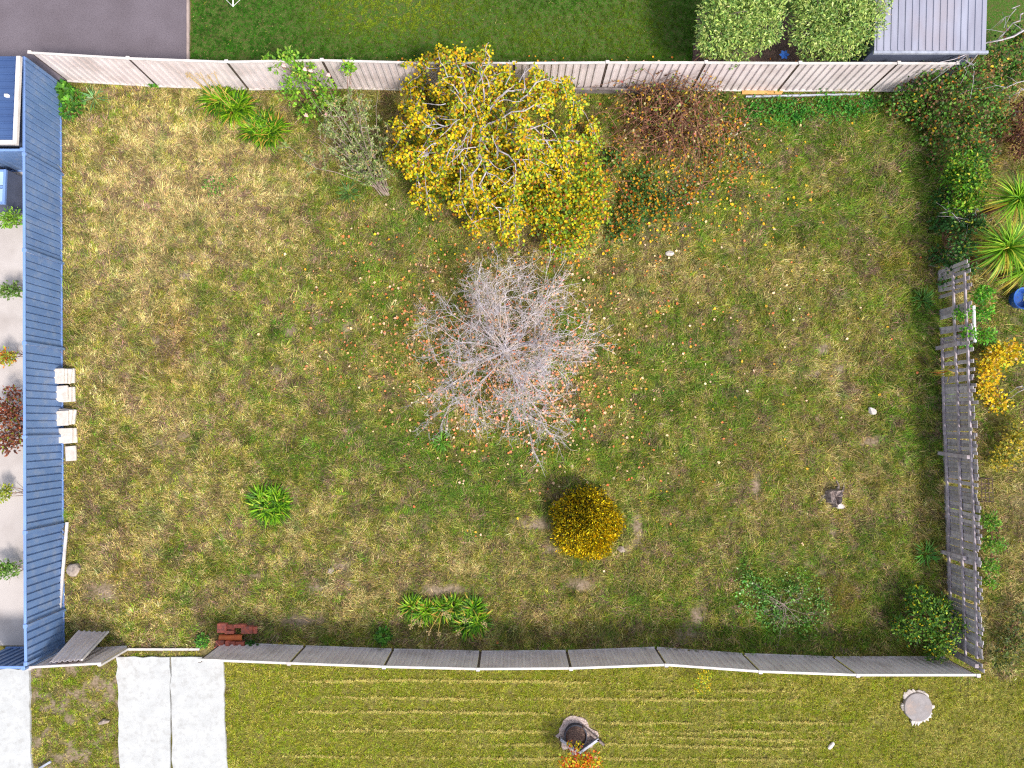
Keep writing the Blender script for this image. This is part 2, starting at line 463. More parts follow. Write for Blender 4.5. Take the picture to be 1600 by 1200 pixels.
def build_ground():
    xs = np.concatenate([[-600, -200, -70, -30], np.linspace(-16.5, 16.5, 281), [30, 70, 200, 600]])
    ys = np.concatenate([[-600, -200, -70, -24], np.linspace(-11.5, 14.5, 221), [24, 70, 200, 600]])
    X, Y = np.meshgrid(xs, ys, indexing='ij')
    x = X.ravel(); y = Y.ravel()
    Z = gz(x, y)
    zz = zones(x, y)
    Z = Z + 0.05 * np.where(zz['yard'], zz['bare'], 0) * (vnoise(x, y, 0.3, 8))
    Z = np.where((np.abs(x) > 17) | (np.abs(y) > 15), -0.04, Z)
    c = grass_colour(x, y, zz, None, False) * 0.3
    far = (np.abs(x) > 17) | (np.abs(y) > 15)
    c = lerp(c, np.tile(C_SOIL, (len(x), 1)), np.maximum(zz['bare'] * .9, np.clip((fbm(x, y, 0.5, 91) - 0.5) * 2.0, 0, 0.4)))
    fr_ = zz['front'] & (zz['px'] > 356)
    c[fr_] = c[fr_] * .4 + C_LIME * .28
    c[zz['turf']] = C_TURF * 0.75
    c[far] = C_OLIVE * 0.5
    nx, ny = len(xs), len(ys)
    i = np.arange(nx - 1)[:, None] * ny + np.arange(ny - 1)[None, :]
    q = np.stack([i, i + ny, i + ny + 1, i + 1], -1).reshape(-1)
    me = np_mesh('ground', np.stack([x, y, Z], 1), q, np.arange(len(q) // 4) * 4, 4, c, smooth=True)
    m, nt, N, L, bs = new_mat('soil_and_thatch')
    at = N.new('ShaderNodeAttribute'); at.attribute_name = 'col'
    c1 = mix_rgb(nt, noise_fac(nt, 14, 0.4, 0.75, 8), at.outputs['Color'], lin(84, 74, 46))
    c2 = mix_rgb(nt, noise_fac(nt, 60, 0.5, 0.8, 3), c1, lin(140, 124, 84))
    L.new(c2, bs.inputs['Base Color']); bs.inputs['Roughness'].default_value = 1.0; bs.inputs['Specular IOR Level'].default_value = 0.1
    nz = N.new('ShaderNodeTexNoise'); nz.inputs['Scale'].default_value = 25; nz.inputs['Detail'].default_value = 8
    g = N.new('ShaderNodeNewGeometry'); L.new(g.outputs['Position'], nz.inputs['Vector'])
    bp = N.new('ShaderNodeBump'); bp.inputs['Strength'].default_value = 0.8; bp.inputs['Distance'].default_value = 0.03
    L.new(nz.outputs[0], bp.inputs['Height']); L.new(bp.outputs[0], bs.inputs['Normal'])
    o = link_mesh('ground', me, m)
    tag(o, kind='structure')

build_ground()

def slab(name, pts, top, depth, mat, wob=0.0, seed=1, step=0.25):
    """flat slab from ground outline points (world xy), edges slightly ragged"""
    out = []
    r = random.Random(seed)
    n = len(pts)
    for i in range(n):
        a = Vector(pts[i][:2]); b = Vector(pts[(i + 1) % n][:2])
        k = max(1, int((b - a).length / step)) if wob else 1
        d = (b - a); nn = Vector((-d.y, d.x)).normalized()
        for j in range(k):
            p = a + d * (j / k)
            if wob and j: p = p + nn * r.gauss(0, wob)
            out.append(p)
    m = len(out)
    vs = [(p.x, p.y, top) for p in out] + [(p.x, p.y, top - depth) for p in out]
    fs = [tuple(range(m)), tuple(range(2 * m - 1, m - 1, -1))] + [(i, m + i, m + (i + 1) % m, (i + 1) % m) for i in range(m)]
    mb = MB(); mb.add(vs, fs)
    me = bpy.data.meshes.new(name); me.from_pydata(mb.v, [], mb.f)
    bm = bmesh.new(); bm.from_mesh(me); bmesh.ops.recalc_face_normals(bm, faces=bm.faces); bm.to_mesh(me); bm.free()
    o = link_mesh(name, me, mat)
    return tag(o, kind='structure')

# driveway: two pours with a joint strip between
slab('driveway', [P(183, 1026), P(266, 1026), P(268, 1230), P(189, 1230)], 0.055, 0.12, M['concrete'], 0.018, 3)
slab('driveway', [P(268.4, 1026), P(349, 1026), P(356, 1230), P(270.4, 1230)], 0.053, 0.12, M['concrete'], 0.018, 4)
slab('driveway', [P(-60, 1043), P(46, 1043), P(52, 1230), P(-60, 1230)], 0.055, 0.12, M['concrete'], 0.02, 5)
slab('path', [P(-60, 120), P(78, 120), P(78, 1008), P(-60, 1008)], 0.03, 0.1, M['path'])
slab('gravel_strip', [P(70, 330), P(91, 330), P(92, 1006), P(70, 1006)], 0.045, 0.08, M['gravel'], 0.02, 6)
slab('asphalt_drive', [P(-60, -60), P(293, -60), P(293, 128), P(-60, 124)], 0.03, 0.1, M['asphalt'])
slab('edging_strip', [P(293.2, -60), P(296.6, -60), P(296.6, 128), P(293.2, 128)], 0.07, 0.12, M['edge'])
slab('garden_bed', [P(1090, 20), P(1420, 20), P(1420, 133), P(960, 133), P(1000, 110), P(1080, 100)], 0.028, 0.1, M['mulch'], 0.04, 8)

# ------------------------------------------------------------------ grass (uncountable): tufts on points
KINDS = [(16, .20, .75, .05, 0), (15, .24, .5, .06, 1), (18, .17, .9, .05, 0), (14, .26, .4, .07, 2), (16, .21, .55, .05, 1), (18, .15, 1.0, .06, 0), (12, .30, .35, .06, 1), (16, .19, .65, .07, 2)]

def tuft_object(name, label, x, y, z, rot, scl, pickid, cols, seed=1, width=.012, mixin=1.0):
    """every tuft is a handful of single blades; all blades of one lawn form one mesh"""
    r = np.random.default_rng(seed + 500)
    K = np.array([k[:1] for k in KINDS])[:, 0].astype(int)
    nb = K[pickid]
    t = np.repeat(np.arange(len(x)), nb); n = len(t)
    kk = pickid[t]
    A = np.array(KINDS, float)
    comb = A[kk, 4]
    az = np.where(comb == 0, r.random(n) * 6.2832, rot[t, 2] + r.normal(0, .55, n) + np.where((comb == 2) & (r.random(n) < .5), math.pi, 0))
    sc = scl[t, 0]; zs = scl[t, 2] / scl[t, 0]
    sp = A[kk, 3] * sc
    base = np.stack([x[t] + r.normal(0, 1, n) * sp, y[t] + r.normal(0, 1, n) * sp, z[t]], 1)
    L = A[kk, 1] * sc * (.6 + .7 * r.random(n))
    el = np.clip(r.normal(A[kk, 2], .25, n), .05, 1.35)
    h = np.stack([np.cos(az) * np.cos(el), np.sin(az) * np.cos(el), np.sin(el) * zs + .03], 1)
    roll = r.normal(0, .6, n)
    side = np.stack([-np.sin(az) * np.cos(roll), np.cos(az) * np.cos(roll), np.sin(roll)], 1)
    W = (width * (.7 + .6 * r.random(n)) * np.clip(sc, .75, 1.3))[:, None]
    low = base + np.array([0, 0, .02])
    vs = np.empty((n, 3, 3))
    vs[:, 0] = low - side * W * .5; vs[:, 1] = low + side * W * .5; vs[:, 2] = base + h * L[:, None]
    vs[:, 1] += h * (L * .35)[:, None]
    c = cols[t] * (.55 + .8 * r.random((n, 1))) * (1 + .10 * r.standard_normal((n, 3)))
    alt = np.stack([C_STRAW, C_GREEN, C_BROWN * .8, C_DARK, C_OLIVE])[r.integers(0, 5, n)] * (.6 + .7 * r.random((n, 1)))
    mx = (r.random(n) < .22 * mixin)[:, None]
    c = np.where(mx, c * .3 + alt * .7, c)
    c = np.clip(c, .004, .9)
    me = np_mesh(name, vs.reshape(-1, 3), np.arange(n * 3), np.arange(n) * 3, 3, np.repeat(c, 3, axis=0))
    print(name, n)
    o = link_mesh(name, me, M['grass'])
    return tag(o, label, 'grass', None, 'stuff')

def in_poly(px, py, poly):
    c = np.zeros(len(px), bool); n = len(poly); j = n - 1
    for i in range(n):
        xi, yi = poly[i]; xj, yj = poly[j]
        hit = ((yi > py) != (yj > py)) & (px < (xj - xi) * (py - yi) / (yj - yi + 1e-12) + xi)
        c ^= hit; j = i
    return c

def sow(poly, per_m2, seed):
    r = np.random.default_rng(seed)
    pts = [P(*p) for p in poly]
    x0, x1 = min(p.x for p in pts), max(p.x for p in pts); y0, y1 = min(p.y for p in pts), max(p.y for p in pts)
    n = int((x1 - x0) * (y1 - y0) * per_m2)
    x = r.uniform(x0, x1, n); y = r.uniform(y0, y1, n)
    px, py = Q(x, y)
    k = in_poly(px, py, poly)
    return x[k], y[k], r

# the yard
YARD = [(101, 133), (600, 135), (1450, 140), (1480, 420), (1480, 700), (1488, 1034), (1300, 1028), (1000, 1019), (600, 1015), (330, 1013), (245, 1010), (101, 1012)]
x, y, r = sow(YARD, 220, 11)
z = zones(x, y)
keep = r.random(len(x)) > z['bare'] * 1.05
keep &= ~((z['px'] < 112) & (z['py'] > 575) & (z['py'] < 722))
x, y = x[keep], y[keep]; z = zones(x, y); n = len(x)
c = grass_colour(x, y, z, r)
flow = fbm(x, y, 1.2, 31) * 14.0
rot = np.stack([r.normal(0, .12, n), r.normal(0, .12, n), flow + r.normal(0, 0.9, n)], 1)
s = (0.46 + 0.5 * r.random(n)) * (0.8 + 0.5 * fbm(x, y, 0.9, 71)) * (1 + 0.2 * z['lush'])
edge = np.clip((1490 - z['px']) / 60, 0, 1)
scl = np.stack([s, s, s * (0.55 + 0.5 * r.random(n))], 1)
pid = r.integers(0, 8, n)
tuft_object('yard_grass', 'long unmown dry and green grass filling the fenced yard', x, y, gz(x, y), rot, scl, pid, c)

# mown nature strip with clipping lines
FRONT = [(50, 1046), (183, 1030), (203, 1020), (312, 1020), (352, 1036), (600, 1040), (1040, 1037), (1190, 1048), (1560, 1056), (1660, 1056), (1660, 1230), (50, 1230)]
x, y, r = sow(FRONT, 260, 12)
z = zones(x, y)
px, py = z['px'], z['py']
on_drive = (px > 188 + 3 * vnoise(py, py * 0, 9, 3)) & (px < 348 + (py - 1026) * .035 + 4 * vnoise(py, py * 0, 9, 5)) & (py > 1030)
ringd = ((px - 900) / 34) ** 2 + ((py - 1150) / 32) ** 2
lidd = ((px - 1432) / 26) ** 2 + ((py - 1103) / 29) ** 2
keep = ~on_drive & (r.random(len(x)) > z['bare'] * 0.9) & (ringd > 0.5 + .5 * r.random(len(x))) & (lidd > 0.9)
x, y = x[keep], y[keep]; z = zones(x, y); px, py = z['px'], z['py']; n = len(x)
z['dry'] = np.clip(0.24 + 0.7 * (fbm(x, y, 0.7, 33) - 0.45) + 0.4 * (fbm(x, y, 0.25, 35) - 0.5) + blob(px, py, 1440, 1110, 70, 60, .5) + blob(px, py, 1540, 1130, 80, 90, .55) + blob(px, py, 380, 1110, 60, 90, .2) + blob(px, py, 900, 1140, 70, 50, .35), 0, 1)
z['lush'] = np.clip((fbm(x, y, 0.7, 62) - 0.6) * 3, 0, 0.5); z['red'] = 0 * px
c = grass_colour(x, y, z, r)
c = lerp(c, np.tile(C_LIME, (n, 1)), np.where(px > 350, 0.6, 0.3) * np.ones(n))
ln = np.zeros(n)
for k, yy in enumerate(CLIP):
    cy = yy + 6 * (vnoise(px, px * 0, 220, k + 3) - 0.5) + 4 * (vnoise(px, px * 0, 40, k + 30) - 0.5)
    on = np.clip((vnoise(px, px * 0 + k, 130, 55 + k) - 0.28) * 4, 0, 1) * np.clip((px - 420) / 60, 0, 1) * np.clip((1320 - px) / 80, 0, 1)
    ln = np.maximum(ln, .6 * on * np.exp(-((py - cy) / 2.6) ** 2))
c = lerp(c, np.tile(C_STRAW * 1.05, (n, 1)), ln * 0.15)
ln = ln * 0
rot = np.stack([r.normal(0, .15, n), r.normal(0, .15, n), np.where(ln > .4, r.normal(0, .4, n), r.random(n) * 6.28)], 1)
s = (0.30 + 0.28 * r.random(n)) * (1 + 0.25 * (ln > .4))
scl = np.stack([s, s, s * np.where(ln > .4, .8, .6)], 1)
# rows of dry clippings left by the mower
ex = []
for k, yy in enumerate(CLIP):
    x0, x1 = ((430, 1010), (470, 1300), (420, 980), (860, 1340), (400, 1330), (700, 1300), (420, 1330), (960, 1250), (980, 1330))[k]
    lx = r.uniform(x0, x1, int((x1 - x0) * 1.15))
    cy = yy + (lx - 870) * .006 + 5 * (vnoise(lx, lx * 0, 240, k + 3) - 0.5) + 1.6 * (vnoise(lx, lx * 0, 30, k + 30) - 0.5) + 1.5 * (vnoise(lx, lx * 0, 9, k + 90) - .5)
    on = r.random(len(lx)) < np.clip(1.5 * vnoise(lx, lx * 0, 55, 55 + k) + .6 * (vnoise(lx, lx * 0, 10, k + 60) - .5), .08, 1) * np.clip((lx - x0) / 90, 0, 1) * np.clip((x1 - lx) / 90, 0, 1)
    for a_, b_ in zip(lx[on], cy[on]):
        if ((a_ - 900) / 45) ** 2 + ((b_ - 1150) / 40) ** 2 > 1:
            ex.append(tuple(P(a_, b_ + r.normal(0, .6))))
ex = np.array(ex); m = len(ex)
x = np.concatenate([x, ex[:, 0]]); y = np.concatenate([y, ex[:, 1]])
c = np.concatenate([c, (C_STRAW * .6 + C_LIME * .45) * (.8 + .5 * r.random((m, 1)))])
rot = np.concatenate([rot, np.stack([0 * ex[:, 0], 0 * ex[:, 0], r.normal(0, .5, m)], 1)])
se = .14 + .18 * r.random(m)
scl = np.concatenate([scl, np.stack([se, se, se * .35], 1)])
zoff = np.concatenate([0.05 * (ln > .4), np.full(m, .03)]); n = len(x)
tuft_object('verge_grass', 'mown olive lawn with pale clipping lines along the street side', x, y, gz(x, y) + zoff, rot, scl, r.integers(0, 8, n), c)

# neighbour's close cut green lawn behind the back fence
x, y, r = sow([(297, -40), (1120, -40), (1100, 60), (1080, 104), (1000, 112), (960, 134), (297, 130)], 130, 13)
n = len(x)
c = np.tile(C_TURF, (n, 1)) * (0.5 + 0.6 * r.random((n, 1))) * (.6 + .8 * fbm(x, y, 1.5, 19))[:, None]
px, py = Q(x, y)
c = lerp(c, np.tile(np.array(lin(128, 140, 30)), (n, 1)), np.clip(blob(px, py, 640, 15, 110, 50, .9) + blob(px, py, 850, 60, 110, 40, .45) + blob(px, py, 1000, 40, 70, 60, .4) + blob(px, py, 540, 20, 60, 40, .3), 0, 1))
s = 0.3 + 0.25 * r.random(n)
tuft_object('clipped_lawn_grass', 'close cut deep green lawn beyond the back fence', x, y, gz(x, y), np.stack([0 * x, 0 * x, r.random(n) * 6.28], 1), np.stack([s, s, s * .6], 1), r.integers(0, 8, n), c, mixin=.15)

# rough grass beyond the paling fence
x, y, r = sow([(1484, 90), (1660, 90), (1660, 1056), (1492, 1056)], 110, 14)
z = zones(x, y); n = len(x)
px, py = z['px'], z['py']
z['dry'] = np.clip(0.45 + 0.8 * (fbm(x, y, 1.2, 44) - 0.5) + blob(px, py, 1590, 880, 60, 140, .35) - blob(px, py, 1590, 480, 60, 90, .4), 0, 1); z['lush'] *= 0.3; z['red'] = np.clip(blob(px, py, 1570, 200, 40, 60, .7), 0, 1)
c = grass_colour(x, y, z, r) * 0.9
s = 0.6 + 0.5 * r.random(n)
tuft_object('neighbour_grass', 'patchy dry grass beyond the grey paling fence', x, y, gz(x, y), np.stack([r.normal(0, .15, n), r.normal(0, .15, n), r.random(n) * 6.28], 1), np.stack([s, s, s * .6], 1), r.integers(0, 8, n), c)

# ------------------------------------------------------------------ steel fences
def ribbed(a, b, z0a, z0b, z1, side, pitch=0.205, rib=0.055, depth=0.034, lead=0.03):
    """trapezoid-ribbed closed sheet from a to b (xy), ribs towards 'side' (+1 left of a->b)"""
    a = Vector(a[:2]); b = Vector(b[:2]); d = b - a; L = d.length; d.normalize()
    nn = Vector((-d.y, d.x)) * side
    prof = [(0.0, 0.0)]
    n = max(1, int((L - 2 * lead) / pitch)); off = (L - n * pitch) / 2
    for i in range(n):
        c = off + (i + 0.5) * pitch
        prof += [(c - rib / 2 - 0.014, 0.0), (c - rib / 2, depth), (c + rib / 2, depth), (c + rib / 2 + 0.014, 0.0)]
    prof.append((L, 0.0))
    vs = []; fs = []
    m = len(prof)
    for t in (0.0, -0.006):
        for lo in (True, False):
            for (s, q) in prof:
                p = a + d * s + nn * (q + t)
                z = (z0a + (z0b - z0a) * s / L) if lo else z1
                vs.append((p.x, p.y, z))
    F0, F1, B0, B1 = 0, m, 2 * m, 3 * m
    for i in range(m - 1):
        fs += [(F0 + i, F0 + i + 1, F1 + i + 1, F1 + i), (B0 + i + 1, B0 + i, B1 + i, B1 + i + 1), (F1 + i, F1 + i + 1, B1 + i + 1, B1 + i), (F0 + i + 1, F0 + i, B0 + i, B0 + i + 1)]
    fs += [(F0, F1, B1, B0), (F0 + m - 1, B0 + m - 1, B1 + m - 1, F1 + m - 1)]
    return vs, fs

def steel_fence(name, label, posts, h, side, mat, rail_mat, post_mat, rib=.055, base=0.02, skip=(), post_w=0.07, foot_mat=None):
    """posts: world xy at post centres. > sheet, top_rail, bottom_rail per bay, post each"""
    p0 = Vector(posts[0][:2]).to_3d()
    root = empty(name, p0, label, 'fence')
    for i in range(len(posts) - 1):
        if i in skip: continue
        a = Vector(posts[i][:2]); b = Vector(posts[i + 1][:2]); d = (b - a).normalized(); nn = Vector((-d.y, d.x)) * side
        lean = random.uniform(-.004, .004)
        aa = a + d * (post_w / 2 + .002); bb = b - d * (post_w / 2 + .002)
        mb = MB(); mb.add(*ribbed(aa, bb, base, base, h - 0.02, side, rib=rib)); mb.build('sheet', mat, root)
        o = -nn * 0.0
        mb = MB(); mb.bar((aa + nn * 0.008).to_3d() + Vector((0, 0, h)), (bb + nn * 0.008).to_3d() + Vector((0, 0, h)), 0.064, 0.042); mb.build('top_rail', rail_mat, root, bevel=0.006)
        mb = MB(); mb.bar((aa + nn * 0.012).to_3d() + Vector((0, 0, base + .02)), (bb + nn * 0.012).to_3d() + Vector((0, 0, base + .02)), 0.07, 0.04); mb.build('bottom_rail', foot_mat or rail_mat, root)
    for i, p in enumerate(posts):
        mb = MB()
        q = Vector(p[:2])
        nb = Vector(posts[min(i + 1, len(posts) - 1)][:2]) - Vector(posts[max(i - 1, 0)][:2])
        rz = math.atan2(nb.y, nb.x)
        nn2 = Vector((-math.sin(rz), math.cos(rz))) * side
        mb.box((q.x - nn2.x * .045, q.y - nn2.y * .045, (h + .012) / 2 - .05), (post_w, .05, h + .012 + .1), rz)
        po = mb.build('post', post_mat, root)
        mc = MB(); mc.box((q.x, q.y, h + .026), (0.105, 0.095, 0.03), rz); mc.build('post_cap', rail_mat, po, bevel=.008)
    return root

H_BACK, H_LEFT, H_FRONT = 1.58, 1.57, 1.38
back_px = [(47, 82), (200, 91), (354, 96.5), (503, 94), (655, 98), (803, 98.5), (949, 97.5), (1103, 97.5), (1250, 98.5), (1404, 98.5), (1496, 98.8)]
steel_fence('back_fence', 'cream ribbed steel fence behind the yellow tree, along the green lawn', [P(a, b, H_BACK) for a, b in back_px], H_BACK, -1, M['tan'], M['white_rail'], M['post_gap_shade'])
left_px = [(38, 92), (38, 241), (38.5, 391), (38.5, 536), (39, 683), (39.5, 832), (40, 978), (41, 1037)]
steel_fence('side_fence', 'long blue ribbed steel fence beside the stacked pavers', [P(a, b, H_LEFT) for a, b in left_px], H_LEFT, -1, M['blue'], M['blue_rail'], M['blue'], rib=.028)
front_l = [(46, 1043), (156, 1037)]
steel_fence('front_fence', 'short cream steel fence bay under the leaning sheet, left of driveway', [P(a, b, H_FRONT) for a, b in front_l], H_FRONT, 1, M['tan'], M['white_rail'], M['white_rail'])
front_px = [(312, 1031), (452, 1036.5), (600, 1042), (747, 1045.5), (892, 1044.5), (1041, 1039), (1188, 1049.5), (1340, 1055), (1528, 1055)]
steel_fence('front_fence', 'long taupe steel fence with white capping, between yard and mown verge', [P(a, b, H_FRONT) for a, b in front_px], H_FRONT, 1, M['tan'], M['white_rail'], M['post_gap_shade'])
# ground rail across the driveway opening
mb = MB(); a, b = P(203, 1013.5), P(313, 1013.5)
mb.bar(a + Vector((0, 0.0, .05)), b + Vector((0, 0.0, .05)), .06, .05); g = mb.build('gate_rail', M['white_rail'])
tag(g, 'low white steel rail lying across the driveway opening', 'rail')
# neighbour's blue cross fences
steel_fence('cross_fence', 'blue steel cross fence below the flat blue roof at left edge', [P(-60, 234, H_LEFT), P(35, 234, H_LEFT)], H_LEFT, -1, M['blue'], M['blue_rail'], M['blue'])
steel_fence('cross_fence', 'blue steel cross fence at lower left corner above pale concrete', [P(-60, 1043, H_LEFT), P(37, 1043, H_LEFT)], H_LEFT, 1, M['blue'], M['blue_rail'], M['blue'])

# loose sheet leaning on the front fence
def leaning_sheet():
    b0, b1 = P(121, 986, .06), P(169, 988, .06); t0, t1 = P(77, 1035.5, 1.40), P(128, 1032, 1.40)
    root = empty('loose_fence_sheet', (b0 + b1) / 2, 'loose taupe corrugated sheet leaning on the cream fence bay', 'metal sheet')
    n = 6; prof = []
    for i in range(n):
        s = i / n; w = 1 / n
        prof += [(s + .08 * w, 0), (s + .22 * w, 1), (s + .5 * w, 1), (s + .64 * w, 0)]
    prof = [(0, 0)] + prof + [(1, 0)]
    nrm = (b1 - b0).cross(t0 - b0).normalized()
    if nrm.z < 0: nrm = -nrm
    vs = []; m = len(prof)
    for off in (0, -.006):
        for e0, e1 in ((b0, b1), (t0, t1)):
            for s, q in prof: vs.append(e0.lerp(e1, s) + nrm * (q * .032 + off))
    fs = []
    for i in range(m - 1):
        fs += [(i, i + 1, m + i + 1, m + i), (2 * m + i + 1, 2 * m + i, 3 * m + i, 3 * m + i + 1), (m + i, m + i + 1, 3 * m + i + 1, 3 * m + i), (i + 1, i, 2 * m + i, 2 * m + i + 1)]
    MB().add(vs, fs).build('sheet', M['tan'], root)
    MB().bar(b1 + nrm * .02, t1 + nrm * .02, .05, .05).build('edge_channel', M['white_rail'], root)
leaning_sheet()

# ------------------------------------------------------------------ paling fence on the right
def paling_fence():
    H = 1.5
    a = P(1517, 405, H); b = P(1538.5, 1052, H)
    a.z = b.z = 0
    d = (b - a); L = d.length; d.normalize(); inn = Vector((d.y, -d.x, 0))
    if inn.x > 0: inn = -inn
    root = empty('paling_fence', a, 'weathered grey timber paling fence with rails and leaning posts', 'fence')
    w = 0.098
    protos = []
    for k in range(4):
        mb = MB(); hh = H
        mb.add([Vector((x, yy, zz)) for zz in (0.0, hh - .03 * (k % 2)) for x, yy in ((-w / 2, -.009), (w / 2, -.009), (w / 2, .009), (-w / 2, .009))],
               [(3, 2, 1, 0), (4, 5, 6, 7), (0, 1, 5, 4), (1, 2, 6, 5), (2, 3, 7, 6), (3, 0, 4, 7)])
        me = bpy.data.meshes.new('paling'); me.from_pydata(mb.v, [], mb.f); me.update(); me.materials.append(M['wood'])
        protos.append(me)
    rz = math.atan2(d.y, d.x)
    n = int(L / 0.104)
    r = random.Random(5)
    for i in range(n):
        s = (i + .5) * L / n
        top_end = s < 3.4
        if top_end and r.random() < 0.33: continue
        if not top_end and r.random() < 0.03: continue
        o = bpy.data.objects.new('paling', protos[r.randrange(4)]); COL.objects.link(o); o.parent = root
        lap = .007 * (i % 2)
        o.location = d * s - inn * (.012 + lap + r.random() * .004)
        o.rotation_euler = (r.gauss(0, .02), r.gauss(0, .012 if not top_end else .03), rz)
        o.scale = (0.92 + .12 * r.random(), 1, 0.93 + .08 * r.random())
    def rail(z, s0, s1, off=.03, tz=0.0):
        k = max(1, round((s1 - s0) / 2.9)); st = (s1 - s0) / k
        for j in range(k):
            p = a + d * (s0 + j * st + .004) + inn * off; q = a + d * (s0 + (j + 1) * st - .004) + inn * off
            p.z = z + r.gauss(0, .015); q.z = z + r.gauss(0, .015) + tz
            MB().bar(p, q, .042, .07).build('rail', M['rail_wood'], root)
    rail(1.28, 0.3, L - .3); rail(.78, 0.2, L - .2); rail(.2, 2.0, L - .6)
    for py in (545, 708, 862, 1012):
        q = P(1478, py); s = (q - a).dot(d)
        p = a + d * s + inn * .105; p.z = 0
        t = p + Vector((0, r.gauss(0, .05), (1.05, 1.3, 1.0, 1.36)[(545, 708, 862, 1012).index(py)]))
        MB().bar(p, t, .10, .095, up=inn).build('post', M['rail_wood'], root)
paling_fence()

# ------------------------------------------------------------------ stacked pavers, bricks, loose things
def paver_stacks():
    specs = [(107, 588, 4, 'closest to the back fence', .30), (107, 616, 3, 'second from the back fence', .26), (108, 652, 3, 'in the middle of the row', .24), (109, 681, 2, 'second from the front fence', .22), (111, 708, 1, 'closest to the front fence', .0)]
    where = {1: [''], 2: ['upper of two', 'lower of two']}
    for (px, py, n, place, _) in specs:
        nm = {1: ['single'], 2: ['lower', 'upper'], 3: ['bottom', 'middle', 'topmost'], 4: ['bottom', 'second lowest', 'second highest', 'topmost']}[n]
        base = P(px, py)
        for k in range(n):
            th = .075
            me = MB()
            sx = .40 if n > 1 else .30
            me.box((0, 0, 0), (sx, .43, th - .004))
            o = me.build('paver', M['paver'], None, bevel=.012)
            o.location = (base.x + .06 - .058 * k + random.uniform(-.02, .02), base.y + random.uniform(-.03, .03), .06 + th * (k + .5))
            o.rotation_euler = (0, 0, random.uniform(-.12, .12))
            lab = ('single pale concrete paver ' if n == 1 else nm[k] + ' pale concrete paver of the stack ') + place + ', by blue fence'
            tag(o, lab, 'paver', 'pale pavers stacked by the blue fence')
paver_stacks()

def bricks():
    # px, py (of the top face), length px, width px, z of the top, kind
    L = [(346, 982, 14, 14, .20, 'dark red perforated brick at back left corner of the brick pile'),
         (360, 980.5, 13, 7, .16, 'dull red brick end behind the orange ridge tile'),
         (374, 979, 18, 5, .20, 'long thin red brick along the back of the brick pile'),
         (385, 985, 17, 11, .22, 'dark red brick with orange edge at right of the brick pile'),
         (358, 988.5, 14, 5, .20, 'pinkish red brick directly above the orange ridge tile'),
         (397, 985, 8, 10, .10, 'weathered brown brick half buried at right end of pile'),
         (343, 1006, 13, 9, .20, 'bright red brick left of the upright pink brick'),
         (342, 1014, 15, 6, .18, 'orange red brick at front left of the pile, by fence'),
         (354.5, 1010, 6.5, 15, .24, 'upright pink brick between the red bricks by the fence'),
         (362.5, 1010, 8, 14, .18, 'grey red brick right of the upright pink brick'),
         (374.5, 1009, 14, 12, .16, 'mossy tan brick at front right of the pile')]
    for i, (px, py, lp, wp, zt, lab) in enumerate(L):
        p = P(px, py, zt); s = .0186
        mb = MB(); mb.box((0, 0, 0), (lp * s - .006, wp * s - .006, zt * .6 if zt > .12 else zt))
        o = mb.build('brick', M['brick'], None, bevel=.008)
        hz = zt * .6 if zt > .12 else zt
        o.location = (p.x, p.y, zt - hz / 2); o.rotation_euler = (random.gauss(0, .03), random.gauss(0, .03), random.gauss(0, .05))
        tag(o, lab, 'brick', 'bricks piled by the front fence')
        if zt > .12:
            # lower course that carries the upper bricks
            mb = MB(); mb.box((0, 0, 0), (lp * s * .92, wp * s * .92, zt * .4 - .002)); c2 = mb.build('brick', M['brick'], None)
            c2.location = (p.x, p.y, zt * .2); tag(c2, 'lower course brick under the ' + ' '.join(lab.split()[:4 if 'and' not in lab.split()[:4] else 4]) + (' at back left' if i == 0 else ' of the pile'), 'brick', 'bricks piled by the front fence')
    # half round ridge tile
    a, b = P(342.5, 996.5, .14), P(378.5, 996.5, .14)
    vs = []; fs = []; n = 10
    for rr in (.085, .07):
        for p in (a, b):
            for k in range(n + 1):
                t = math.pi * k / n
                vs.append((p.x, p.y + rr * math.cos(t), .1 + rr * math.sin(t)))
    m = n + 1
    for k in range(n):
        fs += [(k, k + 1, m + k + 1, m + k), (2 * m + k + 1, 2 * m + k, 3 * m + k, 3 * m + k + 1), (k + 1, k, 2 * m + k, 2 * m + k + 1), (m + k, m + k + 1, 3 * m + k + 1, 3 * m + k)]
    fs += [(0, m, 3 * m, 2 * m), (n, 2 * m + n, 3 * m + n, m + n)]
    o = MB().add(vs, fs).build('ridge_tile', M['terracotta'], smooth=True)
    tag(o, 'bright orange half round terracotta ridge tile on the brick pile', 'roof tile')
bricks()

def rock(name, px, py, size, label, mat, seed, flat=.55, cat='rock'):
    bm = bmesh.new(); bmesh.ops.create_icosphere(bm, subdivisions=3, radius=1.0)
    r = random.Random(seed); ax = [Vector((r.gauss(0, 1), r.gauss(0, 1), r.gauss(0, 1))).normalized() for _ in range(9)]; ct = [r.uniform(.55, .85) for _ in range(9)]
    for v in bm.verts:
        p = v.co.normalized()
        for a_, c_ in zip(ax, ct):
            dd = p.dot(a_)
            if dd > c_: p = p - a_ * (dd - c_)
        p *= 1 + .05 * math.sin(p.x * 9 + seed) * math.cos(p.y * 7)
        v.co = Vector((p.x * size[0] / 2, p.y * size[1] / 2, p.z * size[2] * flat))
    me = bpy.data.meshes.new(name); bm.to_mesh(me); bm.free()
    o = link_mesh(name, me, mat); q = P(px, py); o.location = (q.x, q.y, size[2] * .25); o.rotation_euler = (0, 0, r.random() * 6)
    return tag(o, label, cat)
rock('rock', 119, 889, (.46, .40, .3), 'beige flat topped rock beside the long white pole', M['rock'], 3)
rock('rock', 1361, 642, (.28, .2, .2), 'small pale stone in grass near the paling fence', M['white_stone'], 5)
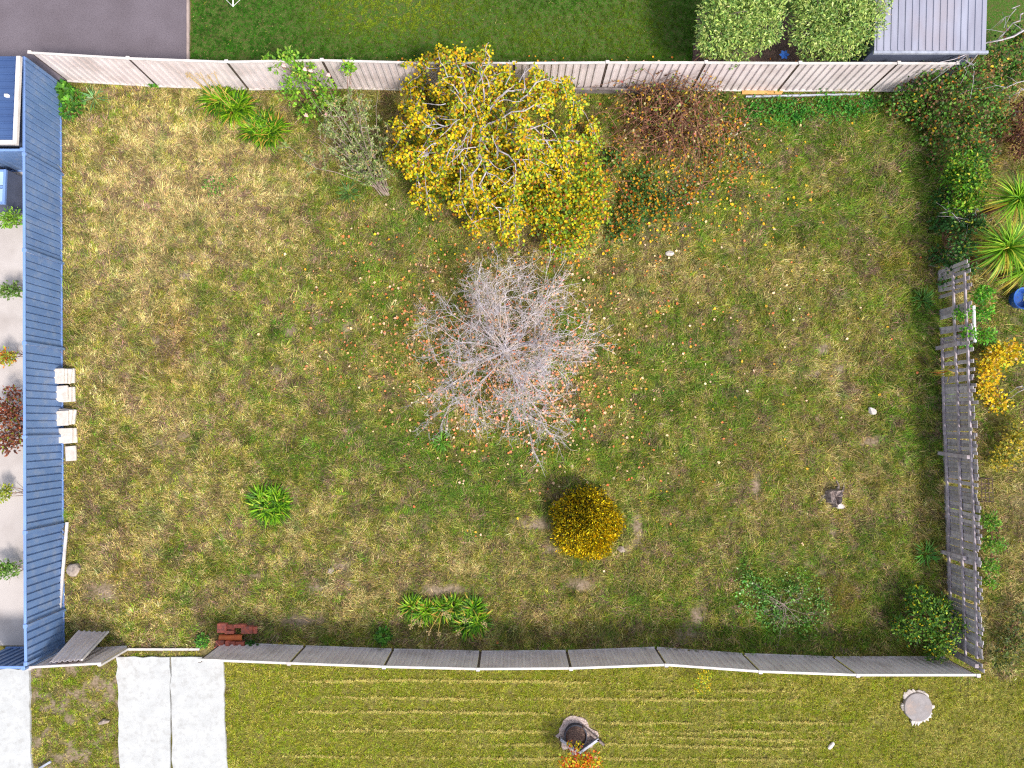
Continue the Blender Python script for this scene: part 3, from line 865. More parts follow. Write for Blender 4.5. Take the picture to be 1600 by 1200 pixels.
rock('rock', 1310, 790, (.30, .22, .24), 'white broken stone against the dark stump', M['white_stone'], 8)
rock('rock', 163, 1127, (.36, .16, .12), 'small beige stone in the strip between driveways', M['rock'], 9)
rock('rock', 970, 858, (.28, .22, .1), 'grey flat stone at the foot of the golden shrub', M['rock'], 11)
rock('rock', 1046, 396, (.3, .2, .16), 'whitish stone among leaves below the bramble', M['white_stone'], 12)
rock('rock', 517, 892, (.24, .2, .1), 'small grey stone in dry grass left of seed head clump', M['rock'], 14)
rock('rock', 1298, 1165, (.3, .12, .08), 'pale broken piece on the verge below the round lid', M['white_stone'], 15)

def stump():
    q = P(1303, 776)
    root = empty('tree_stump', q, 'rotten dark grey tree stump with split bark in grass', 'stump')
    mb = MB(); n = 14; r = random.Random(4)
    rad = [.17 + r.uniform(-.05, .06) for _ in range(n)]; ht = [.16 + r.uniform(0, .16) for _ in range(n)]
    vs = []
    for k in range(n):
        a = 2 * math.pi * k / n; vs.append((q.x + rad[k] * 1.4 * math.cos(a), q.y + rad[k] * 1.8 * math.sin(a), -.02))
    for k in range(n):
        a = 2 * math.pi * k / n; vs.append((q.x + rad[k] * math.cos(a), q.y + rad[k] * 1.5 * math.sin(a), ht[k]))
    for k in range(n):
        a = 2 * math.pi * k / n; vs.append((q.x + rad[k] * .6 * math.cos(a), q.y + rad[k] * .9 * math.sin(a), ht[k] - .07))
    vs.append((q.x, q.y, .1))
    fs = []
    for j in (0, n):
        for k in range(n): fs.append((j + k, j + (k + 1) % n, j + n + (k + 1) % n, j + n + k))
    for k in range(n): fs.append((2 * n + k, 2 * n + (k + 1) % n, 3 * n))
    mb.add(vs, fs).build('bark', M['stump'], root)
    for k in range(4):
        a = r.random() * 6.28
        MB().tube([q + Vector((math.cos(a) * .1, math.sin(a) * .14, .08)), q + Vector((math.cos(a) * .3, math.sin(a) * .34, .03)), q + Vector((math.cos(a + .3) * .46, math.sin(a + .3) * .5, .0))], [.06, .04, .02], 5).build('root', M['stump'], root)
stump()

# long white channel leaning by the blue fence
mb = MB(); a, b = P(108.5, 815), P(99, 948); a.z = .10; b.z = .16
mb.bar(a, b, .075, .05); o = mb.build('white_channel', M['white_rail'], bevel=.005)
tag(o, 'long white steel channel lying beside the blue fence', 'steel channel')
# timber and steel lying at the back fence
mb = MB(); a, b = P(862, 145), P(1012, 146); mb.bar(a + Vector((0, 0, .14)), b + Vector((0, 0, .14)), .07, .3); o = mb.build('sleeper', M['sleeper'], bevel=.008)
tag(o, 'grey timber sleeper on edge at the back fence foot', 'timber')
mb = MB(); a, b = P(1158, 146), P(1222, 146.5); mb.bar(a + Vector((0, 0, .06)), b + Vector((0, 0, .06)), .11, .05); o = mb.build('timber_board', M['pine'], bevel=.004)
tag(o, 'yellow raw pine board at the foot of the back fence', 'timber')
mb = MB(); a, b = P(1164, 151.5), P(1341, 147.5); mb.tube([a + Vector((0, -.02, .06)), b + Vector((0, -.02, .06))], .034, 8); o = mb.build('steel_pipe', M['galv'])
tag(o, 'long silver pipe lying in front of the pine board', 'pipe')

# round lid on the verge
q = P(1432, 1103)
root = empty('round_lid', q, 'round grey concrete lid with broken white rim on verge', 'lid')
MB().lathe((q.x, q.y, 0), [(.40, -.02), (.40, .085), (.385, .10), (.2, .103), (.01, .103)], 36).build('lid', M['lid'], root)
rr = random.Random(2)
a0 = 0.0
for k, (s, e, w) in enumerate([(38, 92, .05), (95, 150, .09), (168, 196, .03), (246, 284, .13), (287, 338, .09), (350, 366, .07)]):
    n = max(5, int((e - s) / 4)); vs = []
    for zz in (-.02, .07):
        for j in range(n + 1):
            t = R(s + (e - s) * j / n); ro = .42 + w * (0.25 + 1.1 * rr.random()) * min(1, .3 + 3 * min(j, n - j) / n)
            vs.append((q.x + .408 * math.cos(t), q.y + .408 * math.sin(t), zz)); vs.append((q.x + ro * math.cos(t), q.y + ro * math.sin(t), zz - (.035 if zz > 0 else 0)))
    m = 2 * (n + 1); fs = []
    for j in range(n):
        i = 2 * j
        fs += [(m + i, m + i + 1, m + i + 3, m + i + 2), (i + 1, i + 3, m + i + 3, m + i + 1), (i + 2, i, m + i, m + i + 2)]
    fs += [(0, 1, m + 1, m), (2 * n + 1, 2 * n, m + 2 * n, m + 2 * n + 1)]
    MB().add(vs, fs).build('rim_piece', M['white_stone'], root)

# planter ring with edging on the verge
slab('gravel_pad', [P(868, 1150), P(878, 1132), P(897, 1118), P(915, 1124), P(936, 1150), P(925, 1168), P(900, 1180), P(880, 1172)], .012, .05, M['gravel'], .05, 9, .1)
q = P(899, 1147)
root = empty('planter_ring', q, 'black plastic ring filled with mulch on bare gravel patch', 'planter')
MB().lathe((q.x, q.y, 0), [(.325, -.03), (.325, .17), (.295, .17), (.295, .08)], 32).build('ring', M['black_pipe'], root, smooth=False)
MB().lathe((q.x, q.y, 0), [(.293, .06), (.29, .10), (.2, .125), (.1, .135), (.01, .14)], 28, .04).build('mulch', M['mulch'], root)
for (x0, y0, x1, y1, lab, mat, w) in [(874, 1152, 905, 1173, 'left grey edging bar of the V below the black ring', M['galv'], .05), (904, 1174, 935, 1152, 'right grey edging bar of the V below the black ring', M['galv'], .05), (910, 1133, 943, 1161, 'brown timber stake lying right of the black ring', M['stump'], .06)]:
    a, b = P(x0, y0), P(x1, y1); a.z = b.z = .10
    root = empty('edging_bar', a, lab, 'edging bar')
    d = (b - a).normalized(); s = Vector((-d.y, d.x, 0))
    MB().bar(a, b, w, .10).build('bar', mat, root, bevel=.004)
    if mat is M['galv']:
        MB().bar(a + s * .045, b + s * .045, .018, .16).build('flange', mat, root)
    MB().tube([a + Vector((0, 0, -.12)), a + Vector((0, 0, .09))], .02, 6).build('peg', M['iron'], root)

# ------------------------------------------------------------------ vegetation builders
def leafy(name, label, cat, base, lumps, n, leaf, ratio, palette, group=None, bark='bark_brown', crown='foliage', stem='stem', stems=8, up=.5, droop=.2, hollow=.55, stem_r=.02, jit=.2, inner=None, seed=1, mat='leaf', zmin=.04):
    """leaves spread through the volume of several lumps (world centres, radii), stems from the base"""
    r = np.random.default_rng(seed)
    root = empty(name, base, label, cat, group)
    C = np.array([l[0] for l in lumps], float); S = np.array([l[1] for l in lumps], float)
    vol = S[:, 0] * S[:, 1] + S[:, 0] * S[:, 2]
    k = r.choice(len(lumps), n, p=vol / vol.sum())
    d = unit(r.standard_normal((n, 3)))
    rad = (hollow + (1 - hollow) * r.random(n)) * (0.82 + 0.36 * vnoise(d[:, 0] * 3 + k * 7.1, d[:, 1] * 3 + d[:, 2] * 2, 1.0, seed))
    pos = C[k] + d * S[k] * rad[:, None]
    ok = pos[:, 2] > zmin
    pos, d, k = pos[ok], d[ok], k[ok]; n = len(pos)
    axis = unit(d * .8 + r.standard_normal((n, 3)) * .6 + np.array([0, 0, up - droop]))
    nrm = unit(d * .5 + np.array([0, 0, .9]) + r.standard_normal((n, 3)) * .45)
    leaf_mesh(crown, pos, axis, nrm, leaf * (.6 + .8 * r.random(n)), ratio, pick(palette, n, jit, r), M[mat], root)
    mb = MB(); rr = random.Random(seed)
    b = Vector(base)
    order = list(range(len(lumps)))
    for i in range(stems):
        l = lumps[order[i % len(order)]]
        e = Vector(l[0]) + Vector((rr.gauss(0, .4) * l[1][0], rr.gauss(0, .4) * l[1][1], rr.uniform(-.1, .6) * l[1][2]))
        m1 = b.lerp(e, .45) + Vector((rr.gauss(0, .08), rr.gauss(0, .08), .15 * (e.z - b.z)))
        s0 = b + Vector((rr.gauss(0, .06), rr.gauss(0, .06), -.04))
        mb.tube([s0, s0.lerp(m1, .5), m1, m1.lerp(e, .55), e], [stem_r, stem_r * .85, stem_r * .65, stem_r * .45, stem_r * .2], 5)
        for q in range(3):
            w = m1.lerp(e, rr.uniform(.1, .9)); e2 = w + Vector((rr.gauss(0, .35) * l[1][0], rr.gauss(0, .35) * l[1][1], abs(rr.gauss(0, .4)) * l[1][2]))
            mb.tube([w, w.lerp(e2, .5) + Vector((0, 0, .03)), e2], [stem_r * .4, stem_r * .3, stem_r * .15], 4)
    mb.build(stem, M[bark], root)
    return root

def lumps_at(specs):
    """(px, py, z, r_m, rz_m) -> lumps at world positions seen there"""
    return [(tuple(P(a, b, zc)), (rm, rm, rz)) for a, b, zc, rm, rz in specs]

def agapanthus(name, label, spots, n_leaf, length, stalks=0, stalk_len=.8, seed=1, dead=.06, lean=(0, 0), palette=None):
    r = np.random.default_rng(seed)
    b0 = P(*spots[0])
    root = empty(name, b0, label, 'plant')
    bs = []; az = []; el = []; ln = []
    for (px, py) in spots:
        c = P(px, py)
        n = int(n_leaf * 1.7)
        rad = r.random(n) ** .6 * .22
        a = r.random(n) * 6.283
        bs.append(np.stack([c.x + rad * np.cos(a), c.y + rad * np.sin(a), np.full(n, .03)], 1))
        az.append(a + r.normal(0, .5, n)); el.append(1.25 - rad * 2.6 + r.normal(0, .2, n)); ln.append(length * .82 * (.6 + .55 * r.random(n)))
    bs = np.concatenate(bs); az = np.concatenate(az); el = np.concatenate(el); ln = np.concatenate(ln); n = len(bs)
    p = palette or pal((4, 100, 148, 18), (3, 134, 178, 28), (4, 60, 102, 16), (.8, 180, 196, 60))
    c = pick(p, n, .2, r)
    dd = r.random(n) < dead
    c[dd] = np.array(lin(206, 166, 70)) * (.8 + .4 * r.random((dd.sum(), 1)))
    strap_mesh('leaves', bs, az, el, ln, .046, 1.15 + .5 * r.random(n), c, M['leaf'], root, seg=4)
    rr = random.Random(seed)
    for k in range(stalks):
        c = P(*spots[rr.randrange(len(spots))])
        a = rr.random() * 6.28
        top = c + Vector((math.cos(a) * rr.uniform(.1, .35) + lean[0], math.sin(a) * rr.uniform(.1, .35) + lean[1], stalk_len * rr.uniform(.75, 1.1)))
        mb = MB(); mb.tube([c, c.lerp(top, .5) + Vector((0, 0, .08)), top], [.011, .009, .007], 5); st = mb.build('flower_stalk', M['stalk'], root)
        mb = MB()
        for j in range(14):
            dv = Vector((rr.gauss(0, 1), rr.gauss(0, 1), rr.gauss(.2, 1))).normalized()
            e = top + dv * rr.uniform(.06, .1)
            mb.tube([top, e], [.003, .002], 3, cap=False)
            mb.tube([e - dv * .014, e, e + dv * .016], [.004, .013, .003], 4)
        mb.build('seed_head', M['seed'], st)
    return root

# ------------------------------------------------------------------ the yellow weeping tree
def branch_curve(start, az, out, rise, fall, r, n=9):
    pts = []
    wob = r.gauss(0, .25)
    for i in range(n + 1):
        t = i / n
        rr = out * t ** .85
        zz = start[2] + rise * math.sin(min(t * 1.5, 1) * math.pi / 2) * (1 - .0 * t) - fall * max(0, (t - .35) / .65) ** 1.7
        a = az + wob * t + .16 * math.sin(t * 7 + wob * 9)
        pts.append(Vector((start[0] + rr * math.cos(a), start[1] + rr * math.sin(a), max(.25, zz) + r.gauss(0, .05))) + Vector((r.gauss(0, .03), r.gauss(0, .03), 0)) * (1 if i else 0))
    return pts

def yellow_tree():
    base = P(762, 262)
    root = empty('yellow_tree', base, 'weeping tree with golden yellow leaves overhanging the back fence', 'tree')
    r = random.Random(21)
    top = base + Vector((-.08, .12, 2.3))
    trunk = MB()
    trunk.tube([base + Vector((0, 0, -.05)), base + Vector((.03, .03, .7)), base + Vector((-.06, .05, 1.5)), top], [.16, .12, .105, .09], 8)
    trunk.build('trunk', M['bark_pale'], root, smooth=True)
    br = MB()
    pos = []; ax = []; colk = []
    def sub(p0, d0, length, depth):
        """thin drooping side branch with leaves"""
        p = p0.copy(); d = d0.normalized(); st = length / 6
        pts = [p.copy()]
        for i in range(6):
            d = (d + Vector((r.gauss(0, .16), r.gauss(0, .16), r.gauss(-.2, .12)))).normalized()
            p = p + d * st; p.z = max(p.z, .12)
            pts.append(p.copy())
        br.tube(pts, [.013, .011, .009, .008, .006, .005, .004], 4, cap=False)
        dens = int(length * 82)
        for j in range(dens):
            t = r.random() ** .75 * 5.99
            i = int(t); q = pts[i].lerp(pts[i + 1], t - i)
            dv = Vector((r.gauss(0, 1), r.gauss(0, 1), r.gauss(-.5, .7))).normalized()
            pos.append(q + dv * .05 + Vector((r.gauss(0, .05), r.gauss(0, .05), r.gauss(0, .04)))); ax.append(dv)
        if depth:
            for k in range(4):
                t = r.uniform(1, 5); i = int(t)
                dv = (pts[i + 1] - pts[i]).normalized() + Vector((r.gauss(0, .8), r.gauss(0, .8), r.gauss(0, .3)))
                sub(pts[i].lerp(pts[i + 1], t - i), dv, length * r.uniform(.4, .65), depth - 1)
    nl = 26
    for k in range(nl):
        az = 2 * math.pi * k / nl + r.gauss(0, .12)
        # reach differs by direction: lobes seen in the photograph
        reach = 2.66 + .3 * math.sin(az * 3 + .8) + r.gauss(0, .18)
        if -.2 < math.sin(az) < .55 and math.cos(az) < 0: reach += .25
        if math.sin(az) > .75: reach = 2.35 + r.gauss(0, .15)
        if math.sin(az) < -.75: reach = 2.3
        if math.cos(az) > .6: reach -= .25
        pts = branch_curve(top + Vector((r.gauss(0, .22), r.gauss(0, .22), -r.uniform(.0, .6))), az, reach, r.uniform(.45, 1.0), r.uniform(1.3, 2.3), r)
        br.tube(pts, [.025 * (1 - i / 11) for i in range(len(pts))], 6, cap=False)
        for j in range(15):
            t = r.uniform(.15, len(pts) - 1.01); i = int(t)
            q = pts[i].lerp(pts[i + 1], t - i)
            side = (pts[i + 1] - pts[i]).normalized()
            dv = side * .8 + Vector((r.gauss(0, .7), r.gauss(0, .7), r.gauss(.15, .3)))
            sub(q, dv, r.uniform(.45, .95), 1 if j % 2 else 0)
    # a few bare upright twigs on top
    for k in range(34):
        a = r.random() * 6.28; rr_ = r.uniform(.2, 1.6)
        p = top + Vector((math.cos(a) * rr_, math.sin(a) * rr_, r.uniform(.45, .85)))
        pts = [p]
        d = Vector((math.cos(a), math.sin(a), r.uniform(.1, .8))).normalized()
        for i in range(5):
            d = (d + Vector((r.gauss(0, .3), r.gauss(0, .3), r.gauss(-.1, .2)))).normalized(); pts.append(pts[-1] + d * .13)
        br.tube(pts, [.014, .013, .011, .009, .007, .005], 4, cap=False)
    br.build('branches', M['bark_pale'], root)
    g = np.random.default_rng(22)
    pos = np.array([tuple(p) for p in pos]); ax = np.array([tuple(a) for a in ax]); n = len(pos)
    print('yellow leaves', n)
    gold = pal((6, 228, 186, 14), (4, 238, 208, 34), (.8, 204, 142, 22), (1.4, 140, 92, 40), (4.4, 172, 180, 34), (3.4, 88, 118, 30))
    mix_ = pal((3, 240, 192, 30), (3, 186, 196, 48), (2.4, 128, 158, 44), (1, 176, 112, 46), (1.2, 96, 124, 44))
    c = pick(gold, n, .16, g); c2 = pick(mix_, n, .18, g)
    f = np.clip(.25 + .35 * (pos[:, 0] - base.x) / 2.0 - .35 * (pos[:, 1] - base.y) / 2.0 * 0 + .9 * (fbm(pos[:, 0], pos[:, 1], 1.2, 5) - .5), 0, 1)
    sel = g.random(n) < f
    c[sel] = c2[sel]
    nrm = unit(np.stack([g.normal(0, .5, n), g.normal(-.15, .5, n), np.full(n, .9)], 1))
    leaf_mesh('crown', pos, ax, nrm, .077 * (.65 + .6 * g.random(n)), .8, c, M['leaf'], root)
yellow_tree()

MIXED = pal((4, 226, 188, 24), (3.5, 180, 190, 40), (4.5, 118, 152, 44), (1.2, 196, 128, 50), (1.5, 88, 120, 46), (.5, 176, 90, 80))
leafy('autumn_shrub', 'yellow green leafy shrub under the right side of the golden tree', 'shrub', P(875, 330), lumps_at([(905, 250, .9, .75, .7), (890, 300, .95, .8, .75), (850, 330, .9, .7, .7), (890, 365, .75, .7, .65), (925, 330, .7, .55, .6), (820, 315, .9, .5, .6), (845, 290, 1.2, .5, .5), (930, 290, .8, .5, .5), (870, 380, .6, .5, .5), (770, 330, .8, .5, .5), (730, 318, .7, .45, .5), (800, 300, .9, .5, .5), (690, 285, .9, .45, .5), (665, 250, 1.2, .4, .5), (715, 270, 1.0, .4, .5)]), 10500, .076, .8, MIXED, bark='bark_pale', stems=14, seed=31, hollow=.35)
leafy('ground_ivy', 'low dark green ground cover with fallen yellow leaves right of golden tree', 'plant', P(985, 335), lumps_at([(985, 330, .2, .6, .3), (1000, 290, .2, .6, .3), (965, 360, .15, .45, .25), (1030, 320, .15, .5, .22), (960, 250, .2, .4, .3)]), 1900, .08, .8, pal((4, 60, 100, 44), (3, 92, 128, 52), (2, 224, 168, 40), (1, 200, 120, 50), (1, 130, 150, 70)), stems=6, seed=32, hollow=.2)

# ------------------------------------------------------------------ the bare silver tree
def bare_tree():
    base = P(792, 552)
    root = empty('bare_tree', base, 'leafless silver grey tree with dense twigs in the middle of the yard', 'tree')
    r = random.Random(44)
    tr = MB(); tr.tube([base + Vector((0, 0, -.05)), base + Vector((.02, 0, .25)), base + Vector((0, .02, .6)), base + Vector((.03, .02, .8))], [.14, .10, .09, .07], 8)
    tr.build('trunk', M['bark_grey'], root, smooth=True)
    br = MB(); tw = MB()
    def twig(p, d, L, rad, lvl):
        k = 4 if lvl < 2 else 3
        pts = [p]; q = p.copy(); d = d.normalized()
        for i in range(k):
            d = (d + Vector((r.gauss(0, .22), r.gauss(0, .22), r.gauss(.02, .16)))).normalized()
            q = q + d * (L / k); q.z = max(q.z, .1); pts.append(q.copy())
        (br if lvl < 1 else tw).tube(pts, [rad * (1 - .6 * i / k) for i in range(k + 1)], 4 if lvl < 1 else 3, cap=False)
        if lvl >= 3: return
        m = (9, 6, 4)[lvl]
        for j in range(m):
            t = r.uniform(.22, 1.0) * k * .999; i = int(t)
            w = pts[i].lerp(pts[i + 1], t - i)
            side = Vector((r.gauss(0, 1), r.gauss(0, 1), r.gauss(.25, .8))).normalized()
            dd = (pts[i + 1] - pts[i]).normalized() * (.75 if lvl < 2 else .4) + side * .75
            twig(w, dd, L * (.46, .46, .45)[lvl] * r.uniform(.6, 1.25), (.0085, .0058, .0042)[lvl], lvl + 1)
    els = [10, 34, 20, 50, 14, 42, 26, 64]
    nl = 30
    for k in range(nl):
        az = 2 * math.pi * k * 0.381966 + r.gauss(0, .06)
        el = R(els[k % 8] + r.gauss(0, 5))
        L = (2.15 - .4 * math.sin(el)) * (1 + .16 * math.sin(az) ** 4) * r.uniform(.88, 1.08)
        if math.sin(az) < -.75: L *= 1.12
        if math.sin(az) > .6: L *= 1.06
        p = base + Vector((.05 * math.cos(az), .05 * math.sin(az), r.uniform(.3, .8)))
        twig(p, Vector((math.cos(az) * math.cos(el), math.sin(az) * math.cos(el), math.sin(el))), L, .021, 0)
    br.build('branches', M['bark_grey'], root); tw.build('crown', M['bark_grey'], root)
    print('bare twigs faces', len(tw.f))
bare_tree()

# ------------------------------------------------------------------ shrubs by the back fence
def upright_shrub():
    base = P(603, 298)
    root = empty('olive_shrub', base, 'thin upright grey green shrub with bare stems left of golden tree', 'shrub')
    r = random.Random(9); mb = MB(); pos = []; ax = []
    for k in range(26):
        a = R(r.uniform(40, 215)); lean = r.uniform(.1, .55)
        L = r.uniform(2.0, 3.5)
        d = Vector((math.cos(a) * lean - .3, math.sin(a) * lean + .36, 1)).normalized()
        pts = [base + Vector((r.gauss(0, .08), r.gauss(0, .08), 0))]
        for i in range(6):
            d = (d + Vector((r.gauss(0, .13), r.gauss(0, .13), r.gauss(-.03, .07)))).normalized(); pts.append(pts[-1] + d * L / 6)
        mb.tube(pts, [.019 * (1 - i / 7.5) for i in range(7)], 5, cap=False)
        for j in range(10):
            t = r.uniform(1.4, 5.95); i = int(t); w = pts[i].lerp(pts[i + 1], t - i)
            e = w + Vector((r.gauss(0, .2), r.gauss(0, .2), r.uniform(.0, .3)))
            mb.tube([w, e], [.009, .004], 3, cap=False)
            for _ in range(17):
                q = w.lerp(e, r.uniform(.3, 1.1)); dv = Vector((r.gauss(0, 1), r.gauss(0, 1), r.gauss(.4, .7))).normalized()
                pos.append(tuple(q)); ax.append(tuple(dv))
    mb.build('stems', M['bark_olive'], root)
    g = np.random.default_rng(3); n = len(pos)
    leaf_mesh('foliage', np.array(pos), np.array(ax), unit(np.stack([g.normal(0, .5, n), g.normal(0, .5, n), np.ones(n)], 1)), .075 * (.6 + .7 * g.random(n)), .42, pick(pal((4, 146, 160, 92), (3, 112, 134, 66), (2, 180, 184, 128), (1, 196, 170, 110)), n, .16, g), M['leaf'], root)
upright_shrub()

def rose_bush():
    base = P(545, 185)
    lum = lumps_at([(470, 110, 1.5, .5, .4), (430, 100, 1.3, .25, .3), (500, 140, 1.2, .5, .4), (455, 140, 1.0, .4, .4), (520, 160, .9, .4, .35), (545, 105, 1.5, .25, .25), (480, 170, .7, .4, .3), (450, 88, 1.7, .3, .2), (415, 92, 1.5, .12, .12)])
    root = leafy('rose_bush', 'straggly green rose bush with pink blooms against the back fence', 'shrub', base, lum, 1500, .09, .62, pal((4, 128, 176, 46), (3, 96, 144, 44), (2, 160, 196, 62), (.6, 196, 196, 90)), bark='bark_brown', stems=26, stem_r=.012, seed=12, hollow=.1)
    for (px, py, z) in [(476, 108, 1.7), (485, 110, 1.7), (513, 117, 1.6), (492, 140, 1.3), (478, 180, .9), (510, 178, .9), (443, 102, 1.7)]:
        c = P(px, py, z); mb = MB()
        for k in range(7):
            a = k * 2.4; rr_ = .012 + .006 * k
            mb.lathe((c.x + rr_ * math.cos(a), c.y + rr_ * math.sin(a), c.z - .004 * k), [(.012, -.02), (.028, 0), (.022, .014), (.004, .018)], 6)
        mb.build('bloom', M['rose'], root)
rose_bush()
agapanthus('agapanthus', 'strap leaved clump with tall dry flower stalks near back fence', [(352, 160), (378, 168), (366, 175), (340, 158)], 95, .62, stalks=9, stalk_len=1.1, seed=2, lean=(-.35, .45))
agapanthus('agapanthus', 'strap leaved clump below the stalked one, with yellowing tips', [(415, 195), (400, 205), (430, 205), (418, 212)], 85, .55, seed=3, dead=.12)
agapanthus('agapanthus', 'lone round bright green strap leaved clump in open grass', [(410, 778), (432, 780), (424, 796), (414, 792), (437, 792)], 75, .50, seed=4, dead=.04)
agapanthus('agapanthus', 'wide strap leaved clump with pale seed heads by front fence', [(645, 948), (668, 952), (692, 950), (708, 948), (660, 958)], 60, .42, stalks=9, stalk_len=.5, seed=5, lean=(-.15, -.35))
agapanthus('agapanthus', 'strap leaved clump right of the seed head clump', [(738, 962), (748, 970), (730, 975), (740, 950)], 70, .45, stalks=3, stalk_len=.5, seed=6)

# golden dome conifer
def golden():
    base = P(914, 815)
    root = empty('golden_conifer', base, 'dome shaped golden yellow conifer standing in open grass', 'shrub')
    g = np.random.default_rng(8); n = 13000
    u = g.random(n); a = g.random(n) * 6.2832
    zz = 1 - (1 - u) ** 1.25 
    prof = np.clip(1 - zz ** 1.55, 0, 1) ** .72 * (.90 + .12 * np.sin(a * 5 + 1) * .5 + .10 * fbm(a * 3, zz * 3, .8, 4))
    rad = 1.08 * prof * (.80 + .24 * g.random(n) ** 1.5) * (1 + .05 * np.sin(a * 7 + zz * 9) * (1 - zz))
    H = 1.75
    pos = np.stack([base.x + rad * np.cos(a), base.y + rad * np.sin(a), .05 + zz * H * (.93 + .1 * g.random(n))], 1)
    out = np.stack([np.cos(a), np.sin(a), .35 + 1.3 * zz], 1)
    axis = unit(unit(out) * .5 + g.normal(0, .35, (n, 3)) + np.array([0, 0, .6]))
    nrm = unit(np.stack([np.cos(a), np.sin(a), .05 + .2 * zz], 1) * .75 + g.normal(0, .5, (n, 3)))
    c = pick(pal((5, 238, 202, 18), (2.4, 214, 172, 14), (2.6, 160, 148, 20), (3.2, 104, 102, 22), (1, 250, 226, 46)), n, .14, g)
    leaf_mesh('foliage', pos, axis, nrm, .088 * (.6 + .7 * g.random(n)), .42, c, M['needle'], root, fold=.1, curl=.05)
    # dense inner body of older foliage
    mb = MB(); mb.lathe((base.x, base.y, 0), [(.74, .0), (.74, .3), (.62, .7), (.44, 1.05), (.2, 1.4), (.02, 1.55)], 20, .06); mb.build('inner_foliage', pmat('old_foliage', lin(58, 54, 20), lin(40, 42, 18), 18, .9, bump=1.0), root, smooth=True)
    MB().tube([base, base + Vector((0, 0, .9))], [.06, .03], 6).build('trunk', M['bark_brown'], root)
golden()

# bramble mound
def bramble():
    base = P(1055, 215)
    root = empty('bramble', base, 'tangled brown bramble mound with rusty leaves at back fence', 'shrub')
    r = random.Random(17); mb = MB(); pos = []; ax = []
    for k in range(420):
        px = r.gauss(1045, 44); py = r.gauss(192, 34)
        b = P(px, py); a = r.random() * 6.28; L = r.uniform(.5, 1.5); h = r.uniform(.45, 1.5) * math.exp(-((px - 1050) / 95) ** 2)
        e = b + Vector((math.cos(a) * L, math.sin(a) * L, 0)); m = b.lerp(e, .5); 
        pts = [b + Vector((0, 0, .0)), b.lerp(e, .22) + Vector((r.gauss(0, .05), r.gauss(0, .05), h * .75)), m + Vector((r.gauss(0, .08), r.gauss(0, .08), h)), b.lerp(e, .8) + Vector((r.gauss(0, .06), r.gauss(0, .06), h * .7)), e + Vector((0, 0, h * .35 + .04))]
        py_e = Q(e.x, e.y)[1]
        if py_e < 132: continue
        mb.tube(pts, [.011, .010, .009, .007, .004], 4, cap=False)
        for j in range(8):
            t = r.uniform(.4, 3.99); i = int(t); q = pts[i].lerp(pts[i + 1], t - i)
            pos.append(tuple(q + Vector((r.gauss(0, .06), r.gauss(0, .06), r.gauss(.02, .04))))); ax.append((r.gauss(0, 1), r.gauss(0, 1), r.gauss(0, .5)))
    mb.build('canes', M['bark_brown'], root)
    g = np.random.default_rng(6); pos = np.array(pos); n = len(pos)
    print('bramble leaves', n)
    c = pick(pal((3, 140, 100, 66), (2.5, 164, 140, 66), (2.6, 108, 128, 54), (1.6, 196, 136, 50), (1, 168, 100, 90), (1.0, 92, 62, 50), (.9, 200, 186, 130), (1.2, 218, 176, 50)), n, .22, g)
    leaf_mesh('foliage', pos, np.array(ax), unit(np.stack([g.normal(0, .6, n), g.normal(0, .6, n), np.ones(n)], 1)), .08 * (.6 + .7 * g.random(n)), .62, c, M['leaf'], root)
bramble()
leafy('creeping_weed', 'spreading orange and green leafy weeds right of the bramble', 'plant', P(1120, 280), lumps_at([(1110, 250, .12, .7, .25), (1075, 300, .12, .8, .22), (1010, 300, .12, .5, .25), (1140, 200, .15, .6, .25), (1040, 330, .1, .6, .16), (1160, 250, .1, .5, .15)]), 1500, .075, .7, pal((3, 92, 124, 54), (2, 226, 160, 40), (2, 122, 144, 60), (1, 200, 110, 50), (1, 156, 130, 70), (.4, 220, 220, 190)), stems=6, seed=36, hollow=.1)
leafy('clover_patch', 'lush bright green weed patch in front of the silver pipe', 'plant', P(1215, 170), lumps_at([(1180, 172, .06, .5, .12), (1215, 170, .06, .6, .14), (1250, 178, .06, .6, .12), (1290, 165, .06, .6, .12), (1330, 170, .06, .5, .12), (1360, 160, .08, .4, .15)]), 2600, .07, .7, pal((4, 72, 142, 46), (3, 92, 160, 56), (2, 52, 110, 44), (.5, 150, 170, 80)), stems=6, stem_r=.006, seed=37, hollow=.1)

# corner bush and right side
leafy('flowering_bush', 'dark green bush with yellow blossoms in the lower right corner', 'shrub', P(1440, 960), lumps_at([(1450, 960, .7, .55, .5), (1420, 985, .5, .4, .4), (1470, 1000, .7, .45, .5), (1435, 935, .5, .4, .35), (1490, 975, .7, .35, .4), (1460, 1020, .6, .3, .3), (1405, 975, .35, .25, .3), (1475, 945, .5, .3, .3)]), 3000, .075, .55, pal((4, 74, 116, 38), (3, 104, 146, 46), (2, 50, 84, 34), (.7, 220, 200, 40), (1.2, 156, 182, 60)), stems=12, seed=41, hollow=.3)
leafy('leafy_hedge', 'bright green yellow tipped hedge bush beside the top of the paling fence', 'hedge', P(1478, 292), lumps_at([(1505, 255, 1.0, .42, .5), (1510, 290, 1.1, .42, .5), (1500, 320, .9, .4, .45), (1525, 275, 1.2, .35, .4), (1490, 275, .7, .35, .4), (1525, 315, 1.1, .3, .35)]), 2700, .085, .55, pal((4, 104, 158, 36), (3, 68, 118, 34), (2, 150, 184, 50), (1.2, 200, 196, 60), (1, 40, 80, 30)), stems=10, seed=42, hollow=.3)
